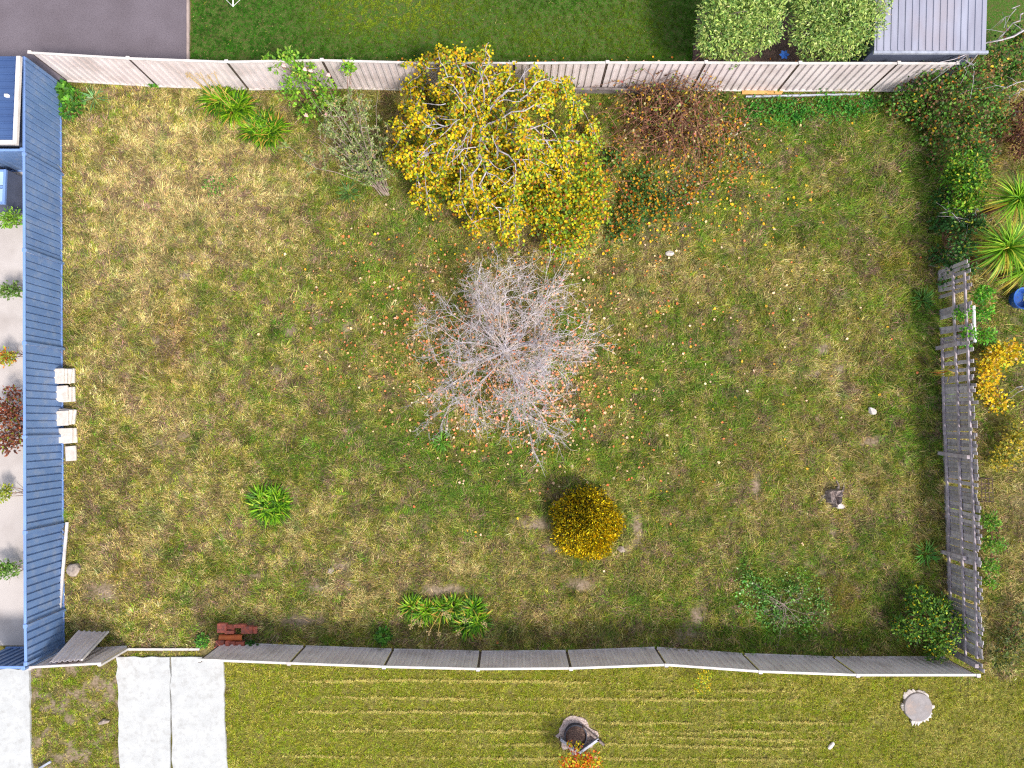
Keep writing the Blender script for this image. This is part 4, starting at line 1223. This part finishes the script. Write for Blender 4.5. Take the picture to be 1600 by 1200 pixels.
leafy('ivy_mass', 'dark ivy tangle with orange leaves over the top right corner', 'climber', P(1450, 160), lumps_at([(1420, 150, .6, .5, .4), (1455, 130, 1.0, .6, .5), (1500, 130, 1.2, .7, .6), (1480, 180, .8, .6, .5), (1520, 190, 1.0, .5, .5), (1540, 150, 1.2, .6, .5), (1460, 215, .4, .4, .35), (1520, 230, 1.0, .35, .4), (1400, 165, .3, .4, .3), (1570, 120, 1.0, .6, .4), (1560, 190, .7, .5, .4), (1440, 180, .4, .5, .35), (1595, 100, 1.2, .5, .4), (1590, 60, 1.0, .6, .4), (1555, 85, 1.3, .4, .4), (1470, 250, .35, .35, .3), (1500, 215, .9, .45, .4), (1535, 240, 1.0, .4, .4)]), 9500, .075, .7, pal((4, 70, 112, 40), (4, 98, 144, 50), (1.0, 44, 72, 34), (2, 140, 112, 76), (.35, 206, 122, 52), (.4, 214, 176, 50), (1.0, 120, 96, 60), (.3, 150, 100, 84), (1, 124, 156, 60)), bark='bark_brown', stems=24, seed=43, hollow=.15)
leafy('ivy_mass', 'dark ivy below the hedge bush, covering the end of the paling fence', 'climber', P(1478, 380), lumps_at([(1500, 350, .8, .4, .4), (1505, 385, .9, .4, .4), (1490, 410, .6, .35, .35), (1515, 420, 1.2, .2, .3), (1470, 350, .25, .35, .2), (1480, 440, .3, .25, .2), (1525, 350, 1.1, .3, .4), (1475, 310, .3, .35, .25), (1470, 400, .2, .35, .2)]), 2900, .08, .65, pal((5, 54, 98, 44), (3, 76, 122, 54), (1, 116, 150, 60), (.4, 190, 180, 60), (1, 100, 84, 60)), stems=12, seed=44, hollow=.15)
leafy('fence_creeper', 'bright green creeper growing through the paling fence beside white pipe', 'climber', P(1500, 520), lumps_at([(1505, 490, 1.1, .2, .35), (1512, 520, 1.2, .22, .3), (1535, 490, .9, .28, .4), (1540, 525, .8, .25, .35), (1535, 460, .9, .3, .4), (1510, 540, 1.0, .15, .2)]), 1300, .075, .55, pal((4, 96, 166, 36), (3, 66, 130, 36), (2, 140, 186, 60)), stems=8, seed=45, hollow=.2)
leafy('yellow_shrub', 'bright yellow autumn shrub beyond the paling fence', 'shrub', P(1548, 565), lumps_at([(1560, 555, .6, .42, .35), (1545, 585, .5, .4, .3), (1580, 550, .6, .4, .3), (1540, 610, .3, .35, .25), (1560, 630, .25, .35, .2), (1545, 570, .6, .3, .3)]), 1500, .08, .7, pal((5, 238, 200, 36), (2, 214, 166, 36), (1.5, 170, 180, 50), (.5, 236, 214, 150)), stems=8, seed=46, hollow=.2)
leafy('yellow_shrub', 'smaller olive yellow bush further down beyond the paling fence', 'shrub', P(1575, 705), lumps_at([(1580, 700, .5, .45, .35), (1590, 680, .5, .4, .3), (1565, 720, .4, .35, .3)]), 900, .08, .6, pal((4, 200, 176, 50), (3, 150, 150, 56), (1, 110, 120, 50)), stems=6, seed=47, hollow=.2)
leafy('green_shrub', 'low green shrub behind the palings near the wire trellis', 'shrub', P(1548, 820), lumps_at([(1548, 815, .5, .25, .3), (1552, 850, .5, .28, .3), (1548, 885, .4, .26, .28), (1546, 910, .3, .2, .2)]), 950, .07, .55, pal((4, 110, 160, 44), (3, 80, 124, 40), (1, 170, 190, 70)), stems=6, seed=48, hollow=.2)
leafy('dark_bush', 'dark olive bush beyond the lower end of the paling fence', 'shrub', P(1575, 1010), lumps_at([(1585, 1000, .4, .5, .35), (1570, 1030, .3, .4, .25), (1595, 960, .4, .4, .3)]), 900, .08, .5, pal((4, 96, 110, 50), (3, 126, 128, 56), (2, 70, 84, 44)), stems=6, seed=49, hollow=.2)
leafy('brown_bush', 'reddish brown bush at the right edge above the palms', 'shrub', P(1578, 220), lumps_at([(1590, 200, .7, .45, .4), (1600, 230, .7, .4, .4), (1595, 170, .8, .4, .35)]), 1000, .08, .5, pal((4, 92, 52, 44), (3, 120, 78, 54), (1, 150, 112, 70), (1, 66, 40, 40)), stems=8, seed=50, hollow=.2)

def palm(px, py, label, h, n, L, seed, lean=(0, 0)):
    top = P(px, py, h); base = Vector((top.x - lean[0], top.y - lean[1], 0))
    root = empty('cordyline_palm', base, label, 'palm')
    g = np.random.default_rng(seed)
    MB().tube([base, base.lerp(top, .5), top], [.1, .08, .07], 8).build('trunk', M['bark_brown'], root, smooth=True)
    az = g.random(n) * 6.283; el = g.uniform(-.25, 1.35, n)
    bs = np.tile(np.array(top), (n, 1)) + g.normal(0, .03, (n, 3))
    c = pick(pal((4, 112, 160, 30), (3, 144, 186, 44), (3, 76, 124, 30), (1, 196, 196, 70)), n, .16, g)
    old = el < .05; c[old] = np.array(lin(196, 168, 60)) * (.7 + .5 * g.random((old.sum(), 1)))
    strap_mesh('leaves', bs, az, el, L * (.75 + .4 * g.random(n)), .042, .7 + .5 * g.random(n), c, M['leaf'], root, seg=6)
palm(1570, 388, 'spiky green cordyline palm nearest the end of paling fence', 1.3, 260, 1.0, 5, (.1, .05))
palm(1586, 312, 'spiky green cordyline palm higher up at the right edge', 1.5, 240, .95, 6, (.1, .05))
palm(1602, 420, 'spiky green cordyline palm partly cut by the right edge', 1.0, 200, .85, 7)

# spiky sprig poking through the palings
r = np.random.default_rng(77)
root = empty('spiky_sprig', P(1482, 582), 'yellow green spiky sprig poking through the paling fence', 'plant')
b = P(1486, 582, .5); n = 16
strap_mesh('leaves', np.tile(np.array(b), (n, 1)) + r.normal(0, .05, (n, 3)), math.pi + r.normal(0, .35, n), r.normal(.15, .2, n), .42 * (.7 + .5 * r.random(n)), .028, .4, pick(pal((2, 156, 176, 50), (2, 220, 190, 70), (1, 206, 120, 60)), n), M['leaf'], root)
MB().tube([P(1490, 584, 0), b], [.02, .015], 5).build('stem', M['bark_brown'], root)

# weeds in the yard, each its own
def weed(px, py, label, n, L, p, seed, spread=.12, broad=False, el=.6):
    g = np.random.default_rng(seed); c = P(px, py)
    root = empty('weed', c, label, 'weed', 'weeds growing in the yard')
    if broad:
        m = n * 5
        a = g.random(m) * 6.283; rad = g.random(m) ** .6 * spread * 1.5
        pos = np.stack([c.x + rad * np.cos(a), c.y + rad * np.sin(a), .06 + (.10 + .25 * el * L) * g.random(m) * (1.2 - rad / spread / 1.5)], 1)
        ax = np.stack([np.cos(a), np.sin(a), g.normal(.3, .4, m)], 1) + g.normal(0, .5, (m, 3))
        leaf_mesh('leaves', pos, ax, unit(np.stack([g.normal(0, .35, m), g.normal(0, .35, m), np.ones(m)], 1)), L * .42 * (.6 + .6 * g.random(m)), .6, pick(p, m, .22, g), M['leaf'], root)
        return
    a = g.random(n) * 6.283; rad = g.random(n) ** .7 * spread
    bs = np.stack([c.x + rad * np.cos(a), c.y + rad * np.sin(a), .04 + .05 * g.random(n)], 1)
    strap_mesh('leaves', bs, a + g.normal(0, .4, n), g.normal(el, .2, n), L * (.6 + .7 * g.random(n)), .07 if broad else .03, 1.1, pick(p, n, .2, g), M['leaf'], root, seg=4)
BG = pal((4, 84, 140, 44), (3, 114, 164, 54), (2, 62, 108, 42)); GG = pal((4, 112, 160, 96), (3, 90, 136, 84), (1, 150, 180, 120))
weed(150, 155, 'blue green feathery thistle rosette near the back left corner', 26, .34, GG, 1, .16)
weed(112, 165, 'bright broad leaved weed clump at the top of the blue fence', 60, .30, BG, 2, .3, True)
weed(102, 145, 'tall light green weed rising against the corner of the fences', 34, .40, BG, 3, .14, True, 1.0)
weed(243, 128, 'small green weed growing up the cream fence', 30, .24, BG, 4, .12, True, .9)
weed(335, 293, 'isolated bright green broad leaved weed in the dry grass', 14, .17, BG, 5, .2, True)
weed(365, 285, 'smaller green weed right of the isolated one', 7, .13, BG, 6, .1, True)
weed(318, 1000, 'light green weed with tiny flowers left of the brick pile', 34, .18, BG, 7, .12, True)
weed(390, 1015, 'dark green weed at fence foot right of the brick pile', 28, .26, pal((1, 48, 92, 36), (1, 68, 116, 40)), 8, .16, True)
weed(600, 992, 'pale green weed near front fence left of seed head clump', 30, .24, BG, 9, .14, True)
weed(690, 690, 'grassy green tuft in the middle of the yard', 60, .24, pal((1, 110, 160, 44), (1, 86, 136, 40)), 10, .2)
weed(1440, 470, 'green tuft beside the paling fence in shade', 60, .26, pal((1, 68, 116, 44), (1, 88, 136, 50)), 11, .22)
weed(1445, 865, 'green tuft against the lower paling fence', 50, .26, pal((1, 68, 126, 44), (1, 92, 150, 50)), 12, .2)
weed(905, 655, 'bright green weed right below the bare tree', 14, .15, BG, 13, .2, True)
weed(545, 300, 'dull green tuft under the olive shrub', 50, .26, pal((1, 90, 126, 60)), 14, .22)
weed(1178, 930, 'leafy light green weed left of the fallen dry branch', 22, .2, pal((1, 130, 186, 90), (1, 90, 160, 60), (.4, 180, 210, 150)), 15, .35, True)
weed(1205, 960, 'deep green weed under the fallen dry branch', 18, .22, BG, 16, .3, True)
weed(440, 1022, 'green sprig against the front fence right of brick pile', 20, .2, pal((1, 70, 116, 44)), 17, .1, True, 1.0)

def fallen_branch():
    c = P(1222, 942); root = empty('fallen_branch', c, 'dry pale forked branch lying in green weeds', 'branch')
    r = random.Random(13); mb = MB()
    def go(p, a, L, rad, lvl):
        pts = [p]; q = p.copy()
        for i in range(4):
            a += r.gauss(0, .22); q = q + Vector((math.cos(a), math.sin(a), r.gauss(.05, .15))) * L / 4; q.z = max(.1, q.z); pts.append(q.copy())
        mb.tube(pts, [rad * (1 - .7 * i / 4) for i in range(5)], 4, cap=False)
        if lvl < 2:
            for k in range(3):
                i = r.randrange(1, 5); go(pts[i], a + r.gauss(0, .7), L * .55, rad * .55, lvl + 1)
    for a in (3.9, 4.3, 4.9, 5.4, 3.5, .2, 2.4, 1.2, 5.9, 4.6, 5.1, 3.1): go(c + Vector((0, 0, .14)), a, r.uniform(.4, .8), .012, 0)
    mb.build('twigs', M['bark_olive'], root)
fallen_branch()
leafy('creeping_weed', 'loose light green weeds spreading around the fallen dry branch', 'plant', P(1225, 945), lumps_at([(1190, 925, .12, .6, .12), (1240, 920, .12, .7, .12), (1280, 945, .12, .6, .12), (1215, 960, .12, .6, .12), (1260, 975, .1, .5, .1), (1170, 900, .1, .4, .1)]), 1500, .062, .6, pal((4, 104, 150, 56), (3, 78, 124, 50), (2, 136, 172, 84), (.5, 186, 200, 150), (1, 150, 140, 70)), stems=6, stem_r=.006, seed=38, hollow=.05)

def dead_twigs(label, spots, seed):
    r = random.Random(seed); a0 = P(*spots[0][:2]); root = empty('dead_twigs', a0, label, 'branch'); mb = MB()
    for (x0, y0, z0, x1, y1, z1, rad) in [(s[0], s[1], s[2], s[3], s[4], s[5], s[6]) for s in spots]:
        a, b = P(x0, y0, z0), P(x1, y1, z1); n = 6; pts = [a.lerp(b, i / n) + Vector((r.gauss(0, .05), r.gauss(0, .05), .12 * math.sin(i / n * 3.14) + r.gauss(0, .03))) for i in range(n + 1)]
        mb.tube(pts, [rad * (1 - .7 * i / n) for i in range(n + 1)], 4, cap=False)
        for k in range(4):
            i = r.randrange(1, n); e = pts[i] + (b - a) * r.uniform(.1, .25) + Vector((r.gauss(0, .25), r.gauss(0, .25), r.gauss(0, .1)))
            mb.tube([pts[i], pts[i].lerp(e, .5) + Vector((0, 0, .03)), e], [rad * .5, rad * .35, rad * .2], 3, cap=False)
    mb.build('twigs', M['bark_pale'], root)
dead_twigs('pale bare branches arching over the ivy at top right corner', [(1600, 50, 1.8, 1470, 97, 1.7, .03), (1510, 80, 1.7, 1502, 128, 1.5, .014), (1508, 82, 1.7, 1520, 130, 1.4, .014), (1600, 125, 1.4, 1500, 148, 1.2, .014), (1600, 20, 1.8, 1560, 60, 1.7, .02), (1600, 140, 1.2, 1570, 155, 1.1, .012), (1590, 10, 1.9, 1555, 40, 1.7, .012)], 3)
dead_twigs('pale dead twigs sticking out of the ivy above the paling fence', [(1515, 347, 1.0, 1468, 331, .8, .014), (1512, 348, .9, 1490, 355, .8, .01), (1510, 372, .9, 1480, 398, .5, .014), (1480, 398, .5, 1483, 436, .3, .012), (1522, 330, 1.1, 1515, 340, 1.0, .01)], 4)
dead_twigs('thin pale branch beyond the palings at the right edge', [(1600, 600, .6, 1575, 628, .5, .014)], 5)

# saplings on the verge
leafy('sapling', 'thin yellow leaved sapling on the verge against the front fence', 'sapling', P(1098, 1068), lumps_at([(1100, 1058, .6, .2, .28), (1092, 1078, .45, .2, .22), (1105, 1072, .5, .16, .2), (1090, 1062, .5, .14, .2)]), 190, .06, .5, pal((3, 230, 200, 30), (2, 170, 190, 50), (1, 120, 160, 50)), stems=5, stem_r=.008, seed=52, hollow=.1)
leafy('autumn_sapling', 'orange and yellow leaved sapling at the bottom edge below black ring', 'sapling', P(905, 1178), lumps_at([(905, 1192, .8, .42, .4), (885, 1195, .7, .3, .3), (925, 1190, .9, .3, .3), (900, 1205, 1.0, .45, .35), (930, 1210, .9, .35, .3), (905, 1165, .6, .1, .14), (890, 1160, .5, .08, .1)]), 900, .085, .6, pal((4, 224, 190, 40), (3, 176, 190, 50), (3, 236, 120, 36), (1.2, 214, 70, 44), (.7, 240, 150, 110)), stems=8, stem_r=.014, seed=53, hollow=.1)

# pale green clipped trees behind the back fence
PG = pal((5, 186, 202, 108), (3, 162, 188, 92), (3, 122, 156, 74), (1.3, 214, 224, 146), (1.6, 92, 128, 66))
leafy('pale_green_tree', 'rounded pale green tree behind the back fence, left one', 'tree', P(1135, 95), lumps_at([(1155, 30, 2.0, .8, .75), (1120, 50, 1.8, .62, .65), (1190, 45, 1.9, .6, .65), (1150, 70, 1.5, .55, .55), (1125, 15, 2.0, .6, .6), (1190, 5, 2.1, .7, .6), (1160, -20, 2.1, .8, .6), (1110, 70, 1.3, .35, .4)]), 12000, .088, .36, PG, bark='bark_olive', crown='crown', stem='trunk', stems=10, stem_r=.05, seed=61, hollow=.5)
leafy('pale_green_tree', 'rounded pale green tree behind the back fence, beside grey metal roof', 'tree', P(1300, 95), lumps_at([(1310, 30, 2.0, .8, .75), (1270, 45, 1.9, .6, .65), (1350, 40, 1.9, .6, .65), (1310, 68, 1.5, .6, .55), (1270, 10, 2.0, .65, .6), (1350, 0, 2.1, .7, .6), (1310, -20, 2.1, .8, .6), (1265, 82, 1.2, .3, .3), (1355, 68, 1.4, .35, .4)]), 12000, .088, .36, PG, bark='bark_olive', crown='crown', stem='trunk', stems=10, stem_r=.05, seed=62, hollow=.5)

# small blue flower ornament between the two trees
q = P(1225, 86, .8)
root = empty('garden_ornament', Vector((q.x, q.y, 0)), 'small blue flower shaped garden ornament between the pale green trees', 'ornament')
MB().tube([Vector((q.x, q.y, 0)), q], .01, 6).build('stick', M['galv'], root)
for k in range(6):
    a = k * math.pi / 3
    d = Vector((math.cos(a), math.sin(a), .2)); s = Vector((-math.sin(a), math.cos(a), 0))
    MB().add([q, q + d * .09 + s * .045, q + d * .15, q + d * .09 - s * .045, q + Vector((0, 0, -.012)), q + d * .09 + s * .045 + Vector((0, 0, -.012)), q + d * .15 + Vector((0, 0, -.012)), q + d * .09 - s * .045 + Vector((0, 0, -.012))],
             [(0, 1, 2, 3), (7, 6, 5, 4), (0, 4, 5, 1), (1, 5, 6, 2), (2, 6, 7, 3), (3, 7, 4, 0)]).build('petal', M['blue_plastic'], root)

# ------------------------------------------------------------------ neighbouring buildings
def grey_shed():
    z = 1.9
    root = empty('grey_shed', P(1460, 40), 'pale grey ribbed metal roof of a shed behind the back fence', 'shed')
    x0 = P(1366, 74, z).x; x1 = P(1545, 74, z).x; y0 = P(1450, 75, z).y; y1 = y0 + 4.5
    pitch = .19; n = int((x1 - x0) / pitch); vs = []; fs = []
    prof = []
    for i in range(n):
        s = x0 + i * pitch; prof += [(s, 0), (s + .05, 0), (s + .065, .025), (s + .085, .025), (s + .1, 0)]
    prof.append((x0 + n * pitch, 0)); m = len(prof)
    for yy, dz in ((y0 - .06, 0), (y1, .45)):
        for t in (0, -.02):
            for s, q in prof: vs.append((s, yy, z + dz + q + t))
    for i in range(m - 1):
        fs += [(i, i + 1, 2 * m + i + 1, 2 * m + i), (m + i + 1, m + i, 3 * m + i, 3 * m + i + 1), (i + 1, i, m + i, m + i + 1)]
    MB().add(vs, fs).build('roof', M['roof'], root)
    MB().box(((x0 + x1) / 2, y0 + .06, z / 2 - .01), (x1 - x0 - .1, .08, z - .04)).build('wall', M['wall_dark'], root)
    MB().box((x0 + .09, (y0 + y1) / 2 + .06, z / 2 - .01), (.08, y1 - y0 - .1, z - .04)).build('wall', M['wall_dark'], root)
    MB().bar((x0, y0 - .10, z - .05), (x1, y0 - .10, z - .05), .075, .07).build('gutter', M['galv'], root)
grey_shed()

def blue_shed():
    z = 1.9
    root = empty('blue_roofed_shed', P(10, 150), 'flat blue grey shed roof with white gutter at upper left edge', 'shed')
    a = P(26, 88, z); b = P(26, 219, z); x0 = a.x - 4
    vs = [(x0, a.y, z), (a.x, a.y, z), (b.x, b.y, z), (x0, b.y, z)]
    MB().add([Vector(v) for v in vs] + [Vector(v) - Vector((0, 0, .05)) for v in vs], [(3, 2, 1, 0), (4, 5, 6, 7), (0, 1, 5, 4), (1, 2, 6, 5), (2, 3, 7, 6), (3, 0, 4, 7)]).build('roof', M['dark_roof'], root)
    for k in range(12):
        yy = a.y + (b.y - a.y) * (k + .5) / 12
        MB().box(((x0 + a.x) / 2, yy, z + .012), (4 - .06, .035, .022)).build('roof_rib', M['dark_roof'], root)
    MB().bar((a.x + .06, a.y, z - .02), (a.x + .06, b.y - .12, z - .02), .11, .09).build('gutter', M['white_rail'], root)
    MB().bar((x0, b.y - .06, z - .02), (a.x + .003, b.y - .06, z - .02), .11, .09).build('gutter', M['white_rail'], root)
    MB().box((a.x - .12, (a.y + b.y) / 2, z / 2 - .04), (.06, abs(a.y - b.y) - .2, z - .02)).build('wall', M['wall_dark'], root)
    MB().box(((x0 + a.x) / 2, b.y + .12, z / 2 - .04), (3.7, .06, z - .02)).build('wall', M['wall_dark'], root)
    MB().box((P(13, 151, z).x, P(13, 151, z).y, z + .05), (.10, .07, .08)).build('vent', M['white_paint'], root)
blue_shed()

def garden_frame():
    root = empty('glazed_frame', P(5, 295), 'pale blue glazed lid of a low frame behind the blue fence', 'cold frame')
    z = .8; x1 = P(11, 295, z).x; x0 = x1 - 1.6; y1 = P(0, 266, z).y; y0 = P(0, 320, z).y
    MB().box(((x0 + x1) / 2, (y0 + y1) / 2, z / 2), (x1 - x0, y1 - y0, z)).build('box', M['wall_dark'], root)
    for k in range(2):
        ya = y1 + (y0 - y1) * k / 2; yb = y1 + (y0 - y1) * (k + 1) / 2
        MB().box(((x0 + x1) / 2, (ya + yb) / 2, z + .03), (x1 - x0 - .16, abs(yb - ya) - .1, .04)).build('pane', M['window'], root)
    for (cx, cy, sx, sy) in [(x1 - .04, (y0 + y1) / 2, .07, abs(y1 - y0)), ((x0 + x1) / 2 - .04, y1 - .035, x1 - x0 - .09, .06), ((x0 + x1) / 2 - .04, y0 + .035, x1 - x0 - .09, .06), ((x0 + x1) / 2 - .04, (y0 + y1) / 2, x1 - x0 - .09, .06)]:
        MB().box((cx, cy, z + .035), (sx, sy, .065)).build('frame', M['blue_rail'], root)
garden_frame()

# neighbour's shrubs left of the blue fence
leafy('garden_shrub', 'small bright green shrub below the glazed frame left of fence', 'shrub', P(50, 345), lumps_at([(22, 340, .7, .28, .3), (12, 345, .6, .25, .3)]), 420, .08, .5, pal((4, 140, 180, 60), (2, 106, 150, 50)), stems=5, stem_r=.01, seed=71, hollow=.2)
leafy('garden_shrub', 'dull green shrub left of fence level with the yard middle', 'shrub', P(48, 452), lumps_at([(20, 453, .6, .25, .3), (8, 456, .6, .22, .3)]), 380, .08, .5, pal((4, 120, 150, 70), (2, 90, 126, 56)), stems=5, stem_r=.01, seed=72, hollow=.2)
leafy('garden_shrub', 'yellow orange shrub left of fence above the red brown one', 'shrub', P(40, 555), lumps_at([(12, 556, .6, .25, .25), (2, 562, .6, .22, .25)]), 360, .08, .5, pal((3, 190, 180, 60), (2, 216, 130, 60), (2, 150, 170, 60)), stems=5, stem_r=.01, seed=73, hollow=.2)
leafy('garden_shrub', 'large red brown shrub left of the blue fence beside the pavers', 'shrub', P(50, 660), lumps_at([(18, 640, .8, .4, .4), (24, 670, .8, .35, .4), (12, 690, .7, .4, .4), (5, 650, .9, .4, .4), (20, 615, .6, .25, .3)]), 1400, .085, .5, pal((5, 128, 74, 56), (3, 160, 92, 60), (2, 96, 60, 52), (1.2, 140, 150, 50)), stems=8, stem_r=.014, seed=74, hollow=.2)
leafy('garden_shrub', 'low green shrub left of fence near the yard bottom', 'shrub', P(46, 885), lumps_at([(16, 889, .5, .28, .25), (2, 890, .5, .25, .25)]), 380, .08, .5, pal((4, 126, 160, 70), (2, 96, 136, 56)), stems=5, stem_r=.01, seed=75, hollow=.2)
leafy('garden_shrub', 'small yellow green shrub left of fence between red brown and low green ones', 'shrub', P(44, 770), lumps_at([(8, 768, .5, .22, .22), (2, 775, .5, .2, .2)]), 260, .08, .5, pal((4, 176, 180, 70), (2, 130, 156, 60)), stems=4, stem_r=.01, seed=76, hollow=.2)

# clothes airer tip at the top edge
def airer():
    c = P(366, -75, 1.9); root = empty('clothes_line', Vector((c.x, c.y, 0)), 'white rotary clothes line with one arm reaching into view at top', 'clothes line')
    MB().tube([Vector((c.x, c.y, 0)), c], .03, 8).build('post', M['white_paint'], root)
    tips = []
    for k in range(4):
        a = -math.pi / 2 + k * math.pi / 2; t = c + Vector((math.cos(a), math.sin(a), 0)) * 1.55; tips.append(t)
        MB().tube([c, t], .018, 6).build('arm', M['white_paint'], root)
    for f in (.7, .85, 1.0):
        for k in range(4):
            MB().tube([c.lerp(tips[k], f), c.lerp(tips[(k + 1) % 4], f)], .006, 4).build('line', M['white_paint'], root)
airer()

# things beyond the palings
mb = MB(); a, b = P(1521, 478, 1.1), P(1523, 534, 1.1); mb.tube([a, b], .045, 10); o = mb.build('white_pipe', M['white_paint']); 
root = empty('white_pipe_rail', Vector((a.x, a.y, 0)), 'white pipe among creeper just behind the paling fence', 'pipe')
o.name = 'pipe'; o.parent = root; o.matrix_parent_inverse = Matrix.Translation(-Vector(root.location))
for t in (a, b):
    MB().tube([Vector((t.x + .05, t.y, 0)), Vector((t.x + .05, t.y, t.z - .03))], .02, 6).build('leg', M['galv'], root)
c = P(1592, 466, .3); root = empty('blue_tub', Vector((c.x, c.y, 0)), 'blue plastic tub on grass at the right edge', 'tub')
MB().lathe((c.x + .15, c.y, 0), [(.25, 0), (.3, .3), (.33, .31), (.32, .33), (.28, .3), (.24, .06), (.02, .06)], 20).build('tub', M['blue_plastic'], root)
def trellis():
    root = empty('wire_trellis', P(1540, 770), 'rusty wire trellis grid standing behind the palings', 'trellis')
    z0, z1 = .2, 1.1
    A, B = P(1533, 748, 1.2), P(1552, 784, 1.2)
    xs = [A.x + (B.x - A.x) * k / 3 for k in range(4)]; ys = [A.y + (B.y - A.y) * k / 5 for k in range(6)]
    for x_ in xs: MB().tube([(x_, ys[0], 1.2), (x_, ys[-1], 1.2)], .009, 5).build('wire', M['iron'], root)
    for y_ in ys: MB().tube([(xs[0], y_, 1.21), (xs[-1], y_, 1.21)], .009, 5).build('wire', M['iron'], root)
    for x_ in (xs[0], xs[-1]):
        for y_ in (ys[0], ys[-1]): MB().tube([(x_, y_, 0), (x_, y_, 1.2)], .014, 5).build('leg', M['iron'], root)
trellis()
# scrap of metal edging at the lower left verge
mb = MB(); a, b = P(62, 1200), P(82, 1188); a.z = b.z = .07; mb.bar(a, b, .06, .05); o = mb.build('metal_scrap', M['galv'], bevel=.006); tag(o, 'short silver metal strip at the bottom edge beside left concrete', 'metal strip')

# ------------------------------------------------------------------ fallen leaves (uncountable)
def litter():
    g = np.random.default_rng(55); X = []; K = []
    def spread(cx, cy, sx, sy, n, k):
        px = g.normal(cx, sx, n); py = g.normal(cy, sy, n)
        for a_, b_ in zip(px, py):
            if 105 < a_ < 1470 and 150 < b_ < 1012:
                q = P(a_, b_); X.append((q.x, q.y)); K.append(k)
    spread(790, 560, 95, 75, 900, 0); spread(720, 520, 130, 90, 420, 0); spread(640, 480, 70, 60, 120, 0); spread(880, 620, 90, 80, 150, 0)
    spread(800, 575, 62, 56, 1500, 0)
    spread(960, 310, 70, 60, 420, 1); spread(1060, 250, 80, 60, 330, 1); spread(780, 330, 110, 60, 220, 1); spread(1130, 280, 70, 70, 120, 1)
    spread(1150, 450, 150, 130, 170, 2); spread(1000, 560, 130, 130, 150, 2); spread(900, 740, 120, 60, 60, 2); spread(720, 420, 140, 50, 100, 2)
    for _ in range(150):
        px_, py_ = g.uniform(600, 1400), g.uniform(98, 128)
        q = P(px_, py_ - 8); X.append((q.x, q.y)); K.append(1)
    X = np.array(X); K = np.array(K); n = len(X)
    pos = np.stack([X[:, 0], X[:, 1], gz(X[:, 0], X[:, 1]) + .05 + .08 * g.random(n)], 1)
    a = g.random(n) * 6.28
    ax = np.stack([np.cos(a), np.sin(a), g.normal(0, .25, n)], 1)
    nr = unit(np.stack([g.normal(0, .3, n), g.normal(0, .3, n), np.ones(n)], 1))
    ps = [pal((4, 230, 156, 104), (3, 214, 124, 72), (2, 240, 190, 150), (1, 180, 96, 60)), pal((4, 244, 182, 36), (3, 226, 130, 46), (1, 240, 200, 150), (1, 190, 84, 60)), pal((3, 214, 120, 70), (3, 236, 200, 160), (2, 224, 170, 50))]
    c = np.zeros((n, 3))
    for k in range(3):
        m = K == k; c[m] = pick(ps[k], m.sum(), .15, g)
    o = leaf_mesh('fallen_leaves', pos, ax, nr, .075 * (.4 + .9 * g.random(n)), .65 + .3 * g.random(n), c, M['litter'])
    tag(o, 'scattered orange and yellow fallen leaves in the grass under the trees', 'leaves', None, 'stuff')
litter()
